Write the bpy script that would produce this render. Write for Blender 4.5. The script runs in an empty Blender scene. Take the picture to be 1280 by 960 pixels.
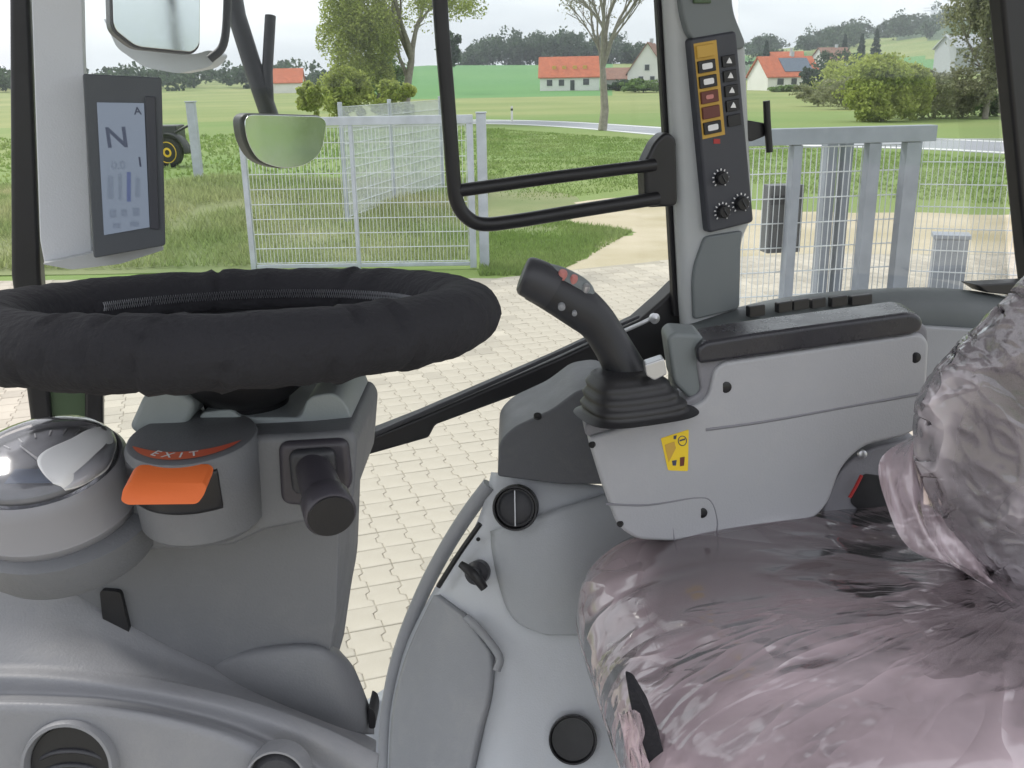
import bpy, bmesh, math, random
import numpy as np
from mathutils import Vector, Matrix, noise
R = math.radians
random.seed(7); rng = np.random.default_rng(7)
SC = bpy.context.scene
COL = SC.collection

# ------------------------------------------------------------------ camera, world, sun, exposure
CAM_H, PITCH, ROLL, FPX = 2.46, R(17.4), R(-1.0), 1200.0
cd = bpy.data.cameras.new('camera'); cam = bpy.data.objects.new('camera', cd); COL.objects.link(cam)
cd.sensor_width = 36; cd.lens = 36*FPX/1280; cd.clip_start = 0.02; cd.clip_end = 8000
CM = Matrix.Rotation(math.pi/2-PITCH, 3, 'X') @ Matrix.Rotation(ROLL, 3, 'Z')
cam.matrix_world = Matrix.Translation((0, 0, CAM_H)) @ CM.to_4x4()
SC.camera = cam
w = bpy.data.worlds.new('World'); SC.world = w; w.use_nodes = True
nt = w.node_tree; N = nt.nodes; L = nt.links
bg = N['Background']; bg.inputs['Strength'].default_value = 0.1
SUN_EL, SUN_AZ = R(48), R(-55)      # azimuth measured from +Y towards +X
sky = N.new('ShaderNodeTexSky'); sky.sky_type = 'NISHITA'; sky.sun_disc = False
sky.sun_elevation = SUN_EL; sky.sun_rotation = SUN_AZ; sky.air_density = 1.0; sky.dust_density = 2.0
tc = N.new('ShaderNodeTexCoord'); mp = N.new('ShaderNodeMapping'); mp.inputs['Scale'].default_value = (1, 1, 4.5)
ns = N.new('ShaderNodeTexNoise'); ns.inputs['Scale'].default_value = 2.6; ns.inputs['Detail'].default_value = 6; ns.inputs['Roughness'].default_value = .55
rp = N.new('ShaderNodeValToRGB')
rp.color_ramp.elements[0].position = .34; rp.color_ramp.elements[0].color = (5.6, 5.75, 6.2, 1)
rp.color_ramp.elements[1].position = .62; rp.color_ramp.elements[1].color = (8.8, 8.8, 9.0, 1)
mx = N.new('ShaderNodeMix'); mx.data_type = 'RGBA'; mx.inputs[0].default_value = .88
L.new(tc.outputs['Generated'], mp.inputs['Vector']); L.new(mp.outputs['Vector'], ns.inputs['Vector'])
L.new(ns.outputs['Fac'], rp.inputs['Fac']); L.new(sky.outputs['Color'], mx.inputs[6]); L.new(rp.outputs['Color'], mx.inputs[7])
L.new(mx.outputs[2], bg.inputs['Color'])
sd = bpy.data.lights.new('sun', 'SUN'); sd.energy = 1.5; sd.angle = R(14); sd.color = (1, .96, .9)
sun = bpy.data.objects.new('sun', sd); COL.objects.link(sun)
sdir = Vector((math.sin(SUN_AZ)*math.cos(SUN_EL), math.cos(SUN_AZ)*math.cos(SUN_EL), math.sin(SUN_EL)))
sun.rotation_euler = sdir.to_track_quat('Z', 'Y').to_euler(); sun.location = (-20, 20, 30)
SC.view_settings.view_transform = 'Standard'; SC.view_settings.look = 'None'
SC.view_settings.exposure = 0.95; SC.view_settings.gamma = 1.0
SC.cycles.max_bounces = 8; SC.cycles.diffuse_bounces = 4; SC.cycles.transparent_max_bounces = 16
SC.cycles.use_denoising = True

# ------------------------------------------------------------------ survey helpers: sight line of a photo pixel -> place in the world
CAMP = Vector((0, 0, CAM_H))
def ray(px, py): return CM @ Vector(((px-640)/FPX, -(py-480)/FPX, -1.0))
def P(px, py, Y):
    d = ray(px, py); return CAMP + d*(Y/d.y)
def G(px, py, z=0.0):
    d = ray(px, py); return CAMP + d*((z-CAM_H)/d.z)
WA = Vector((-.625, 1.25, 0)); WD = Vector((math.cos(R(20)), math.sin(R(20)), 0)); WN = Vector((math.sin(R(20)), -math.cos(R(20)), 0))   # right wall of the cab, normal to the inside
def Wp(px, py, off=0.0):
    d = ray(px, py); a = WA + WN*off
    t = (a-CAMP).dot(WN)/d.dot(WN); return CAMP + d*t

# ------------------------------------------------------------------ materials
def mat(name, col, rough=.5, metal=0, dust=0, var=.08, vscale=6, bump=0, bscale=300, spec=.5, coat=0, col2=None, island=0, sub=None, dist=.002):
    m = bpy.data.materials.new(name); m.use_nodes = True
    t = m.node_tree; b = t.nodes['Principled BSDF']
    b.inputs['Roughness'].default_value = rough; b.inputs['Metallic'].default_value = metal
    b.inputs['Specular IOR Level'].default_value = spec; b.inputs['Coat Weight'].default_value = coat
    geo = t.nodes.new('ShaderNodeTexCoord')
    n1 = t.nodes.new('ShaderNodeTexNoise'); n1.inputs['Scale'].default_value = vscale; n1.inputs['Detail'].default_value = 5
    t.links.new(geo.outputs['Object'], n1.inputs['Vector'])
    r = t.nodes.new('ShaderNodeValToRGB')
    c2 = col2 or tuple(min(1, c*(1+var)) for c in col); c1 = col if col2 else tuple(c*(1-var) for c in col)
    r.color_ramp.elements[0].position = .3; r.color_ramp.elements[0].color = (*c1, 1)
    r.color_ramp.elements[1].position = .7; r.color_ramp.elements[1].color = (*c2, 1)
    t.links.new(n1.outputs['Fac'], r.inputs['Fac']); out = r.outputs['Color']
    if island:
        g = t.nodes.new('ShaderNodeNewGeometry'); h = t.nodes.new('ShaderNodeHueSaturation')
        mr = t.nodes.new('ShaderNodeMapRange'); mr.inputs['To Min'].default_value = 1-island; mr.inputs['To Max'].default_value = 1+island
        t.links.new(g.outputs['Random Per Island'], mr.inputs['Value']); t.links.new(mr.outputs[0], h.inputs['Value'])
        t.links.new(out, h.inputs['Color']); out = h.outputs['Color']
    if dust:
        n4 = t.nodes.new('ShaderNodeTexNoise'); n4.inputs['Scale'].default_value = 11; n4.inputs['Detail'].default_value = 9; n4.inputs['Roughness'].default_value = .72; n4.inputs['Distortion'].default_value = .6; t.links.new(geo.outputs['Object'], n4.inputs['Vector'])
        m4 = t.nodes.new('ShaderNodeMapRange'); m4.inputs['From Min'].default_value = .5; m4.inputs['From Max'].default_value = .75; m4.inputs['To Min'].default_value = 0; m4.inputs['To Max'].default_value = dust; t.links.new(n4.outputs['Fac'], m4.inputs['Value'])
        x4 = t.nodes.new('ShaderNodeMix'); x4.data_type = 'RGBA'; x4.inputs[7].default_value = (.56, .53, .48, 1); t.links.new(m4.outputs[0], x4.inputs[0]); t.links.new(out, x4.inputs[6]); out = x4.outputs[2]
    t.links.new(out, b.inputs['Base Color'])
    if rough < .6:
        n3 = t.nodes.new('ShaderNodeTexNoise'); n3.inputs['Scale'].default_value = 9; n3.inputs['Detail'].default_value = 7; n3.inputs['Roughness'].default_value = .7; t.links.new(geo.outputs['Object'], n3.inputs['Vector'])
        m3 = t.nodes.new('ShaderNodeMapRange'); m3.inputs['From Min'].default_value = .3; m3.inputs['From Max'].default_value = .7; m3.inputs['To Min'].default_value = max(.05, rough-.09); m3.inputs['To Max'].default_value = rough+.12
        t.links.new(n3.outputs['Fac'], m3.inputs['Value']); t.links.new(m3.outputs[0], b.inputs['Roughness'])
    if bump:
        n2 = t.nodes.new('ShaderNodeTexNoise'); n2.inputs['Scale'].default_value = bscale; n2.inputs['Detail'].default_value = 3
        t.links.new(geo.outputs['Object'], n2.inputs['Vector'])
        bp = t.nodes.new('ShaderNodeBump'); bp.inputs['Strength'].default_value = bump; bp.inputs['Distance'].default_value = dist
        t.links.new(n2.outputs['Fac'], bp.inputs['Height']); t.links.new(bp.outputs['Normal'], b.inputs['Normal'])
    return m
def leaf(name, col, col2, vscale, island, tl=.45, **k):
    m = mat(name, col, .75, col2=col2, vscale=vscale, island=island); t = m.node_tree; b = t.nodes['Principled BSDF']
    tr = t.nodes.new('ShaderNodeBsdfTranslucent'); mi = t.nodes.new('ShaderNodeMixShader'); mi.inputs[0].default_value = tl
    t.links.new(b.inputs['Base Color'].links[0].from_socket, tr.inputs['Color']); t.links.new(b.outputs[0], mi.inputs[1]); t.links.new(tr.outputs[0], mi.inputs[2]); t.links.new(mi.outputs[0], t.nodes['Material Output'].inputs['Surface'])
    return m
def emit(name, col, s):
    m = bpy.data.materials.new(name); m.use_nodes = True; b = m.node_tree.nodes['Principled BSDF']
    b.inputs['Base Color'].default_value = (*[c*.3 for c in col], 1); b.inputs['Emission Color'].default_value = (*col, 1); b.inputs['Emission Strength'].default_value = s; b.inputs['Roughness'].default_value = .35
    return m
def glassmat(name, tint, gl, rough=.02, ior=1.45, diff=None, dfac=0):
    m = bpy.data.materials.new(name); m.use_nodes = True; t = m.node_tree
    t.nodes.remove(t.nodes['Principled BSDF']); o = t.nodes['Material Output']
    tr = t.nodes.new('ShaderNodeBsdfTransparent'); tr.inputs['Color'].default_value = (*tint, 1)
    g = t.nodes.new('ShaderNodeBsdfGlossy'); g.inputs['Roughness'].default_value = rough
    lw = t.nodes.new('ShaderNodeFresnel'); lw.inputs['IOR'].default_value = ior
    mu = t.nodes.new('ShaderNodeMath'); mu.operation = 'MULTIPLY'; mu.inputs[1].default_value = gl
    mi = t.nodes.new('ShaderNodeMixShader')
    t.links.new(lw.outputs[0], mu.inputs[0]); t.links.new(mu.outputs[0], mi.inputs[0]); t.links.new(tr.outputs[0], mi.inputs[1]); t.links.new(g.outputs[0], mi.inputs[2])
    t.links.new(mi.outputs[0], o.inputs['Surface'])
    return m
def filmmat(name, tint, body, fac, big, kr, facet, fstr, crease, cstr, stretch=(1, 1, 1), rot=(0, 0, 0), gloss=1.2, rough=.16):
    """crumpled clear plastic film: tinted see-through, milky by a per-vertex weight, with sharp sheen on its creases"""
    m = bpy.data.materials.new(name); m.use_nodes = True; t = m.node_tree
    b = t.nodes['Principled BSDF']; o = t.nodes['Material Output']; K = t.links.new
    tc_ = t.nodes.new('ShaderNodeTexCoord')
    def mapping(sc, ro):
        q = t.nodes.new('ShaderNodeMapping'); q.inputs['Scale'].default_value = sc; q.inputs['Rotation'].default_value = ro; K(tc_.outputs['Object'], q.inputs['Vector']); return q.outputs['Vector']
    vec = mapping(stretch, rot); iso = tc_.outputs['Object']
    at1 = t.nodes.new('ShaderNodeAttribute'); at1.attribute_name = 'fan'; fan = at1.outputs['Vector']
    at2 = t.nodes.new('ShaderNodeAttribute'); at2.attribute_name = 'milk'; milk = at2.outputs['Fac']
    def noi(v, sc, det, dist=0, ro=.5):
        n = t.nodes.new('ShaderNodeTexNoise'); n.inputs['Scale'].default_value = sc; n.inputs['Detail'].default_value = det; n.inputs['Distortion'].default_value = dist; n.inputs['Roughness'].default_value = ro
        K(v, n.inputs['Vector']); return n.outputs['Fac']
    def ma(x, m_, a_, clamp=False, op='MULTIPLY_ADD'):
        n = t.nodes.new('ShaderNodeMath'); n.operation = op; n.use_clamp = clamp; K(x, n.inputs[0])
        for q, v in ((1, m_), (2, a_)):
            if hasattr(v, 'links'): K(v, n.inputs[q])
            elif v is not None: n.inputs[q].default_value = v
        return n.outputs[0]
    def fold(x, k): return ma(ma(ma(x, 2, -1), None, None, op='ABSOLUTE'), -k, 1, True)
    wn = t.nodes.new('ShaderNodeTexNoise'); wn.inputs['Scale'].default_value = facet*.4; wn.inputs['Detail'].default_value = 3; K(vec, wn.inputs['Vector'])
    wa = t.nodes.new('ShaderNodeVectorMath'); wa.operation = 'MULTIPLY_ADD'; wa.inputs[1].default_value = (1.3/facet,)*3; K(wn.outputs['Color'], wa.inputs[0]); K(vec, wa.inputs[2])
    vo = t.nodes.new('ShaderNodeTexVoronoi'); vo.feature = 'SMOOTH_F1'; vo.inputs['Smoothness'].default_value = .25; vo.inputs['Scale'].default_value = facet; K(wa.outputs[0], vo.inputs['Vector'])
    gate = ma(noi(iso, 4.5, 3), 5.5, -2.3, True)                     # crumples come in patches, the rest lies smooth
    f1 = ma(vo.outputs['Distance'], gate, 0)
    c1 = ma(fold(noi(fan, crease, 2, .15, .4), 5), milk, 0); c2 = ma(ma(fold(noi(fan, crease*2.6, 2, .3), 6), gate, 0), milk, 0)
    cr = ma(c2, .5, c1)
    b1 = t.nodes.new('ShaderNodeBump'); b1.inputs['Strength'].default_value = fstr; b1.inputs['Distance'].default_value = .35/facet; K(f1, b1.inputs['Height'])
    b2 = t.nodes.new('ShaderNodeBump'); b2.inputs['Strength'].default_value = cstr; b2.inputs['Distance'].default_value = .10/crease; K(cr, b2.inputs['Height']); K(b1.outputs['Normal'], b2.inputs['Normal'])
    K(b2.outputs['Normal'], b.inputs['Normal'])
    b.inputs['Base Color'].default_value = (*body, 1); b.inputs['Roughness'].default_value = .6; b.inputs['Specular IOR Level'].default_value = .1
    tr = t.nodes.new('ShaderNodeBsdfTransparent'); tr.inputs['Color'].default_value = (*tint, 1)
    lg = ma(ma(noi(iso, 5, 5, .3, .6), 1.2, .35), ma(milk, big, fac), 0)
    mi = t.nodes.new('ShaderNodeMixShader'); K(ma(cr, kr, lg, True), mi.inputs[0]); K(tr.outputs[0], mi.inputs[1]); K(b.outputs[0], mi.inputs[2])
    gl = t.nodes.new('ShaderNodeBsdfGlossy'); gl.inputs['Roughness'].default_value = rough; K(b2.outputs['Normal'], gl.inputs['Normal'])
    fr = t.nodes.new('ShaderNodeFresnel'); fr.inputs['IOR'].default_value = 1.5; K(b2.outputs['Normal'], fr.inputs['Normal'])
    m2 = t.nodes.new('ShaderNodeMixShader'); K(ma(fr.outputs[0], gloss, .02, True), m2.inputs[0]); K(mi.outputs[0], m2.inputs[1]); K(gl.outputs[0], m2.inputs[2]); K(m2.outputs[0], o.inputs['Surface'])
    return m

M = dict(
 dash=mat('dash grey plastic', dust=.13, col=(.232,.237,.252), rough=.5, bump=.2, bscale=420, var=.04, vscale=3),
 dashdark=mat('dark grey plastic', dust=.06, col=(.095,.10,.112), rough=.48, bump=.2, bscale=420, var=.05, vscale=4),
 column=mat('column grey plastic', dust=.06, col=(.148,.154,.165), rough=.5, bump=.2, bscale=420, var=.04, vscale=4),
 ear=mat('grey green plastic', (.30,.335,.345), .45, bump=.18, bscale=420, var=.05),
 light=mat('pale blue grey plastic', dust=.13, col=(.56,.585,.62), rough=.45, bump=.18, bscale=420, var=.03, vscale=3),
 lid=mat('mid grey plastic', dust=.13, col=(.275,.285,.305), rough=.5, bump=.2, bscale=420, var=.03),
 tower=mat('tower grey plastic', dust=.1, col=(.38,.40,.425), rough=.48, bump=.18, bscale=420, var=.03),
 arm=mat('armrest grey plastic', dust=.13, col=(.375,.38,.40), rough=.45, bump=.18, bscale=420, var=.03, vscale=3),
 armtrim=mat('armrest trim grey', (.20,.20,.22), .5, bump=.18, bscale=420, var=.04),
 pad=mat('black padded vinyl', dust=.025, col=(.03,.03,.037), rough=.26, bump=.12, bscale=500),
 stick=mat('joystick plastic', (.02,.021,.025), .42, bump=.1, bscale=700),
 stalkbase=mat('stalk base plastic', (.05,.046,.056), .4, bump=.1, bscale=700),
 black=mat('black plastic', (.012,.012,.014), .4, bump=.1, bscale=700),
 rubber=mat('black rubber', (.018,.018,.02), .42, bump=.1, bscale=400),
 cloth=mat('black cover fabric', (.024,.024,.028), .9, bump=.55, bscale=130, dist=.005, spec=.25),
 charcoal=mat('charcoal plastic', (.035,.036,.042), .45, bump=.15, bscale=900),
 pillar=mat('pale grey green trim', dust=.13, col=(.42,.44,.445), rough=.5, bump=.1, bscale=700, var=.03),
 pillardark=mat('grey green trim', (.16,.18,.185), .5, bump=.1, bscale=700, var=.03),
 ledge=mat('dark green grey plastic', (.085,.097,.1), .5, bump=.1, bscale=700, var=.03),
 panel=mat('switch panel charcoal', (.045,.048,.06), .45, bump=.1, bscale=700),
 monitor=mat('monitor bezel grey', (.07,.078,.088), .45, bump=.1, bscale=700),
 silver=mat('silver ring plastic', (.27,.27,.29), .34, metal=0, var=.03),
 orange=mat('orange plastic', (.78,.17,.045), .5, var=.04, bump=.05),
 strip=mat('red label', (.62,.1,.06), .45, col2=(.7,.2,.09)),
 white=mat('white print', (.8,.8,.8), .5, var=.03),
 yellow=mat('yellow sticker', (.82,.58,.03), .5, var=.05),
 amber=mat('amber print', (.55,.34,.06), .5, var=.06),
 red=mat('red plastic', (.4,.03,.03), .4),
 pink=mat('pale red button', (.55,.22,.2), .4),
 brown=mat('brown red key', (.13,.035,.025), .45),
 seat=mat('grey seat fabric', (.085,.082,.09), .9, bump=.5, bscale=700, var=.15, vscale=14),
 metal=mat('zinc plated steel', (.55,.56,.58), .35, metal=.8),
 galv=mat('galvanised steel', (.47,.5,.56), .55, metal=.25, var=.12, vscale=5, bump=.1, bscale=60),
 galvblue=mat('galvanised gate steel', (.27,.295,.345), .5, metal=.2, var=.12, vscale=5, bump=.1, bscale=60),
 wire=mat('galvanised wire', (.62,.65,.68), .5, metal=.2),
 screw=mat('black screw', (.01,.01,.012), .3),
 glass=glassmat('window glass', (.95,.97,.96), .8, ior=1.33),
 lens=filmmat('clear dome', (.9,.9,.93), (.85,.85,.9), .10, .12, .2, 24, .45, 14, .5, (1, 1, 1), (0, 0, .6), 1.6, .1),
 mirror=mat('mirror glass', (.82,.85,.86), .02, metal=1, var=.01),
 gauge=mat('gauge face', (.12,.125,.14), .4, col2=(.26,.27,.285), vscale=30),
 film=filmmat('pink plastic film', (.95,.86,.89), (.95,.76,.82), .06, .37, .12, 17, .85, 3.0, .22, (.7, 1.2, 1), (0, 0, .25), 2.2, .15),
 film2=filmmat('clear plastic film', (.9,.87,.91), (.95,.86,.92), .06, .26, .30, 34, .95, 3.2, .45, (1.6, 1, .6), (0, .7, 0), 2.0, .12),
 screen=emit('lit display', (.30,.36,.46), .22),
 inktext=mat('display text', (.05,.06,.1), .4),
 lcdtext=mat('display letters', (.09,.11,.17), .4),
 inkgrey=mat('display grey bars', (.24,.29,.38), .4),
 inkblue=mat('display blue bars', (.14,.18,.36), .4),
 paver=mat('cream concrete paver', (.43,.388,.322), .85, var=.12, vscale=1.1, bump=.4, bscale=90, island=.13, dust=.2),
 joint=mat('joint sand', (.36,.33,.27), .95, bump=.3, bscale=80),
 sand=mat('sandy gravel', (.36,.31,.19), .95, col2=(.54,.47,.36), vscale=.55, bump=.6, bscale=25, dist=.02),
 road=mat('pale asphalt', (.30,.31,.34), .8, var=.06, vscale=.5),
 roadline=mat('road paint', (.75,.75,.74), .6),
 meadow=mat('meadow grass', (.12,.21,.04), .95, col2=(.2,.25,.075), vscale=.06, bump=.5, bscale=3, dist=.05),
 pasture=mat('yellow green pasture', (.15,.21,.05), .95, col2=(.26,.28,.10), vscale=.045),
 crop=mat('young crop', (.07,.21,.05), .95, col2=(.10,.24,.065), vscale=.02),
 woodfloor=mat('wood floor', (.05,.09,.04), .95, col2=(.08,.12,.06), vscale=.02),
 blade=leaf('grass blades', (.19,.29,.075), (.28,.35,.13), .35, .22),
 weed=leaf('dry weeds', (.23,.32,.11), (.42,.43,.23), .35, .25),
 leafy=leaf('spring leaves', (.30,.36,.07), (.44,.48,.15), .3, .3),
 leafgreen=leaf('green leaves', (.11,.19,.05), (.18,.26,.08), .3, .3),
 leafdark=leaf('dark leaves', (.045,.08,.04), (.08,.12,.06), .2, .3),
 leafgrey=leaf('grey budding leaves', (.20,.21,.12), (.33,.34,.19), .4, .3),
 conifer=mat('conifer needles', (.025,.05,.028), .9, island=.3),
 bark=mat('grey bark', (.25,.23,.19), .95, var=.2, bump=.5, bscale=8, dist=.02),
 render_=mat('white render', (.74,.73,.7), .85, var=.04, vscale=.5),
 greywall=mat('grey render', (.42,.44,.47), .85, var=.05),
 rooftile=mat('orange roof tiles', (.46,.13,.06), .85, var=.15, vscale=1.2),
 roofbrown=mat('brown roof tiles', (.27,.15,.11), .85, var=.15, vscale=1.2),
 solar=mat('solar panel', (.1,.13,.17), .3, var=.1),
 winglass=mat('dark window', (.05,.055,.06), .15),
 tyre=mat('tyre', (.02,.02,.022), .8),
 rim=mat('yellow rim', (.75,.5,.03), .5),
 headliner=mat('headliner', (.28,.28,.3), .9),
 floor=mat('cab floor mat', (.25,.26,.28), .7, bump=.3, bscale=200),
 hood=mat('green bonnet', (.06,.1,.05), .4),
)

# ------------------------------------------------------------------ object helpers
def thing(name, loc, label, cat, group=None):
    o = bpy.data.objects.new(name, None); COL.objects.link(o); o.location = loc; o.empty_display_size = .05
    o['label'] = label; o['category'] = cat
    if group: o['group'] = group
    return o
def link(name, me, m, parent=None, smooth=True, sharp=40):
    if m and not len(me.materials): me.materials.append(M[m] if isinstance(m, str) else m)
    o = bpy.data.objects.new(name, me); COL.objects.link(o)
    if smooth:
        me.polygons.foreach_set('use_smooth', [True]*len(me.polygons))
        if sharp: me.set_sharp_from_angle(angle=R(sharp))
    if parent:
        base = Vector((0, 0, 0)); q = parent
        while q: base += q.location; q = q.parent
        me.transform(Matrix.Translation(-base)); o.parent = parent
    return o
def tag(o, label=None, cat=None, group=None, kind=None):
    if label: o['label'] = label
    if cat: o['category'] = cat
    if group: o['group'] = group
    if kind: o['kind'] = kind
    return o
def pyd(name, v, f):
    me = bpy.data.meshes.new(name); me.from_pydata([tuple(x) for x in v], [], [tuple(int(i) for i in x) for x in f]); me.update(); return me
def fixn(me):
    b = bmesh.new(); b.from_mesh(me); bmesh.ops.recalc_face_normals(b, faces=b.faces); b.to_mesh(me); b.free()
def bev(o, wd, seg=3):
    if wd:
        md = o.modifiers.new('bevel', 'BEVEL'); md.width = wd; md.segments = seg; md.limit_method = 'ANGLE'; md.angle_limit = R(35); md.harden_normals = True
    return o
def rnd(pts, r, n=5):
    """fillet the corners of an outline; r one radius or one for each point"""
    out = []; k = len(pts)
    for i in range(k):
        ri = r[i] if isinstance(r, (list, tuple)) else r
        p = Vector(pts[i]); a = Vector(pts[i-1])-p; b = Vector(pts[(i+1) % k])-p
        q = min(ri, a.length*.45, b.length*.45)
        if q < .5: out.append(p); continue
        s, e = p+a.normalized()*q, p+b.normalized()*q
        for j in range(n+1):
            t = j/n; out.append(s*(1-t)**2 + p*2*t*(1-t) + e*t*t)
    return out
def plate(name, pts, vec, m, parent=None, bevel=.004, seg=3):
    """solid from a closed outline of world points pushed along vec"""
    n = len(pts); v = list(pts) + [p+vec for p in pts]
    f = [list(range(n)), list(range(2*n-1, n-1, -1))] + [[i, i+n, (i+1) % n+n, (i+1) % n] for i in range(n)]
    me = pyd(name, v, f); fixn(me)
    o = link(name, me, m, parent, sharp=30); return bev(o, bevel, seg)
def crom(a, b, c, d, t): return .5*((2*b)+(c-a)*t+(2*a-5*b+4*c-d)*t*t+(3*b-a-3*c+d)*t**3)
def spline(pts, n):
    out = []; k = len(pts)
    for i in range(k-1):
        a = pts[i-1] if i else pts[0]*2-pts[1]; d = pts[i+2] if i+2 < k else pts[-1]*2-pts[-2]
        for j in range(n): out.append(crom(a, pts[i], pts[i+1], d, j/n))
    out.append(pts[-1]); return out
def loft(name, rows, m, parent=None, nu=6, nv=4, thick=.01, smoothrows=True, fn=None):
    rows = [spline(r, nu) for r in rows]; c = len(rows[0])
    if smoothrows: rows = list(map(list, zip(*[spline([r[i] for r in rows], nv) for i in range(c)])))
    if fn: rows = [[fn(p) for p in r] for r in rows]
    v = [p for r in rows for p in r]; k = len(rows)
    f = [[i*c+j, i*c+j+1, (i+1)*c+j+1, (i+1)*c+j] for i in range(k-1) for j in range(c-1)]
    me = pyd(name, v, f)
    # face the camera side
    nsum = sum((p.normal.dot(CAMP-p.center) for p in me.polygons))
    if nsum < 0: me.flip_normals()
    o = link(name, me, m, parent, sharp=None)
    if thick:
        s = o.modifiers.new('solid', 'SOLIDIFY'); s.thickness = thick; s.offset = -1
    return o
def tubemesh(pts, rad, seg=12, flat=1.0, cap=True, up=None):
    n = len(pts); v = []; f = []
    T = [(pts[min(i+1, n-1)]-pts[max(i-1, 0)]).normalized() for i in range(n)]
    u = (up or (Vector((0, 0, 1)) if abs(T[0].z) < .9 else Vector((1, 0, 0)))); x = (u-T[0]*u.dot(T[0])).normalized()
    for i in range(n):
        x = (x-T[i]*x.dot(T[i])).normalized(); y = T[i].cross(x); r = rad[i] if isinstance(rad, (list, tuple)) else rad
        for j in range(seg):
            a = 2*math.pi*j/seg; v.append(pts[i]+x*math.cos(a)*r*flat+y*math.sin(a)*r)
    for i in range(n-1):
        for j in range(seg): f.append([i*seg+j, i*seg+(j+1) % seg, (i+1)*seg+(j+1) % seg, (i+1)*seg+j])
    if cap: f += [list(range(seg-1, -1, -1)), [(n-1)*seg+j for j in range(seg)]]
    return v, f
def tube(name, pts, rad, m, parent=None, seg=14, flat=1.0, sp=0, up=None, bevel=0):
    if sp:
        if isinstance(rad, (list, tuple)): rad = [x.x for x in spline([Vector((r, 0, 0)) for r in rad], sp)]
        pts = spline(pts, sp)
    v, f = tubemesh(pts, rad, seg, flat, up=up); me = pyd(name, v, f); fixn(me)
    return bev(link(name, me, m, parent, sharp=45), bevel)
def frame(axis):
    z = axis.normalized(); x = Vector((1, 0, 0)); x = (x-z*x.dot(z)).normalized(); return x, z.cross(x), z
def lathe(name, prof, c, axis, m, parent=None, seg=40, sx=1, sy=1, sharp=35):
    x, y, z = frame(axis); v = []; f = []; n = len(prof)
    for (r, h) in prof:
        for j in range(seg):
            a = 2*math.pi*j/seg; v.append(c+x*math.cos(a)*r*sx+y*math.sin(a)*r*sy+z*h)
    for i in range(n-1):
        for j in range(seg): f.append([i*seg+j, i*seg+(j+1) % seg, (i+1)*seg+(j+1) % seg, (i+1)*seg+j])
    f += [list(range(seg-1, -1, -1)), [(n-1)*seg+j for j in range(seg)]]
    me = pyd(name, v, f); fixn(me); return link(name, me, m, parent, sharp=sharp)
def box(name, c, size, m, parent=None, rot=None, bevel=.003, seg=2):
    rot = rot or Matrix.Identity(3); sx, sy, sz = [s/2 for s in size]
    v = [c+rot@Vector((a*sx, b*sy, d*sz)) for a in (-1, 1) for b in (-1, 1) for d in (-1, 1)]
    f = [[0, 1, 3, 2], [4, 6, 7, 5], [0, 4, 5, 1], [2, 3, 7, 6], [0, 2, 6, 4], [1, 5, 7, 3]]
    me = pyd(name, v, f); fixn(me); return bev(link(name, me, m, parent, sharp=30), bevel, seg)
def boxes_mesh(lst):
    v = []; f = []
    for (c, ax, ay, az) in lst:
        o = len(v); v += [c+ax*a+ay*b+az*d for a in (-1, 1) for b in (-1, 1) for d in (-1, 1)]
        f += [[o+i for i in q] for q in ([0, 1, 3, 2], [4, 6, 7, 5], [0, 4, 5, 1], [2, 3, 7, 6], [0, 2, 6, 4], [1, 5, 7, 3])]
    return v, f
def text(name, s, o, xdir, ydir, size, m, parent, depth=.0004):
    cu = bpy.data.curves.new(name, 'FONT'); cu.body = s; cu.size = 1; cu.extrude = .001; cu.offset = .014; cu.align_x = 'CENTER'; cu.align_y = 'CENTER'
    ob = bpy.data.objects.new('tmp', cu); COL.objects.link(ob); me = bpy.data.meshes.new_from_object(ob.evaluated_get(bpy.context.evaluated_depsgraph_get()))
    bpy.data.objects.remove(ob); me.name = name
    x = xdir.normalized(); y = (ydir-x*ydir.dot(x)).normalized(); z = x.cross(y)
    mt = Matrix((x*size, y*size, z*size)).transposed().to_4x4(); mt.translation = o; me.transform(mt); me.materials.clear()
    return link(name, me, m, parent, smooth=False)
def pxs(pts, Y): return [P(x, y, Y(x, y) if callable(Y) else Y) for x, y in pts]
def wxs(pts, off=0): return [Wp(x, y, off) for x, y in pts]
AWAY = Vector((0, 1, 0))
def toward(p): return (CAMP-p).normalized()
def disc_axis(p, ax=0, up=0): return (toward(p)+Vector((ax, 0, up))).normalized()

# ================================================================== OUTDOORS
# ---------------- terrain
CREST = [(-700, 100, 600), (0, 100, 600), (430, 96, 500), (525, 81, 450), (690, 80, 450), (800, 78, 500), (930, 68, 760), (1000, 58, 800), (1100, 40, 850), (1200, 26, 850), (1280, 22, 850), (2200, 30, 850)]
CR = []
for px, py, d in CREST:
    p = P(px, py, 1.0); hd = math.hypot(p.x, p.y); CR.append((math.atan2(p.x, p.y), (p.z-CAM_H)/hd*d+CAM_H, d))
def crest(th):
    if th <= CR[0][0]: return CR[0][1:]
    for a, b in zip(CR, CR[1:]):
        if th <= b[0]:
            t = (th-a[0])/(b[0]-a[0]); t = t*t*(3-2*t); return a[1]*(1-t)+b[1]*t, a[2]*(1-t)+b[2]*t
    return CR[-1][1:]
def hgt(x, y):
    r = math.hypot(x, y); th = math.atan2(x, y)
    hc, d = crest(max(-1.4, min(1.4, th)))
    if abs(th) > 1.4: hc *= max(0, 1-(abs(th)-1.4)/.6)
    if r < 170: return 0.0
    t = (r-170)/(d-170)
    if t < 1: return hc*(t*t*(2.2-1.2*t))
    return hc*max(.3, 1-(t-1)*.5)
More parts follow.
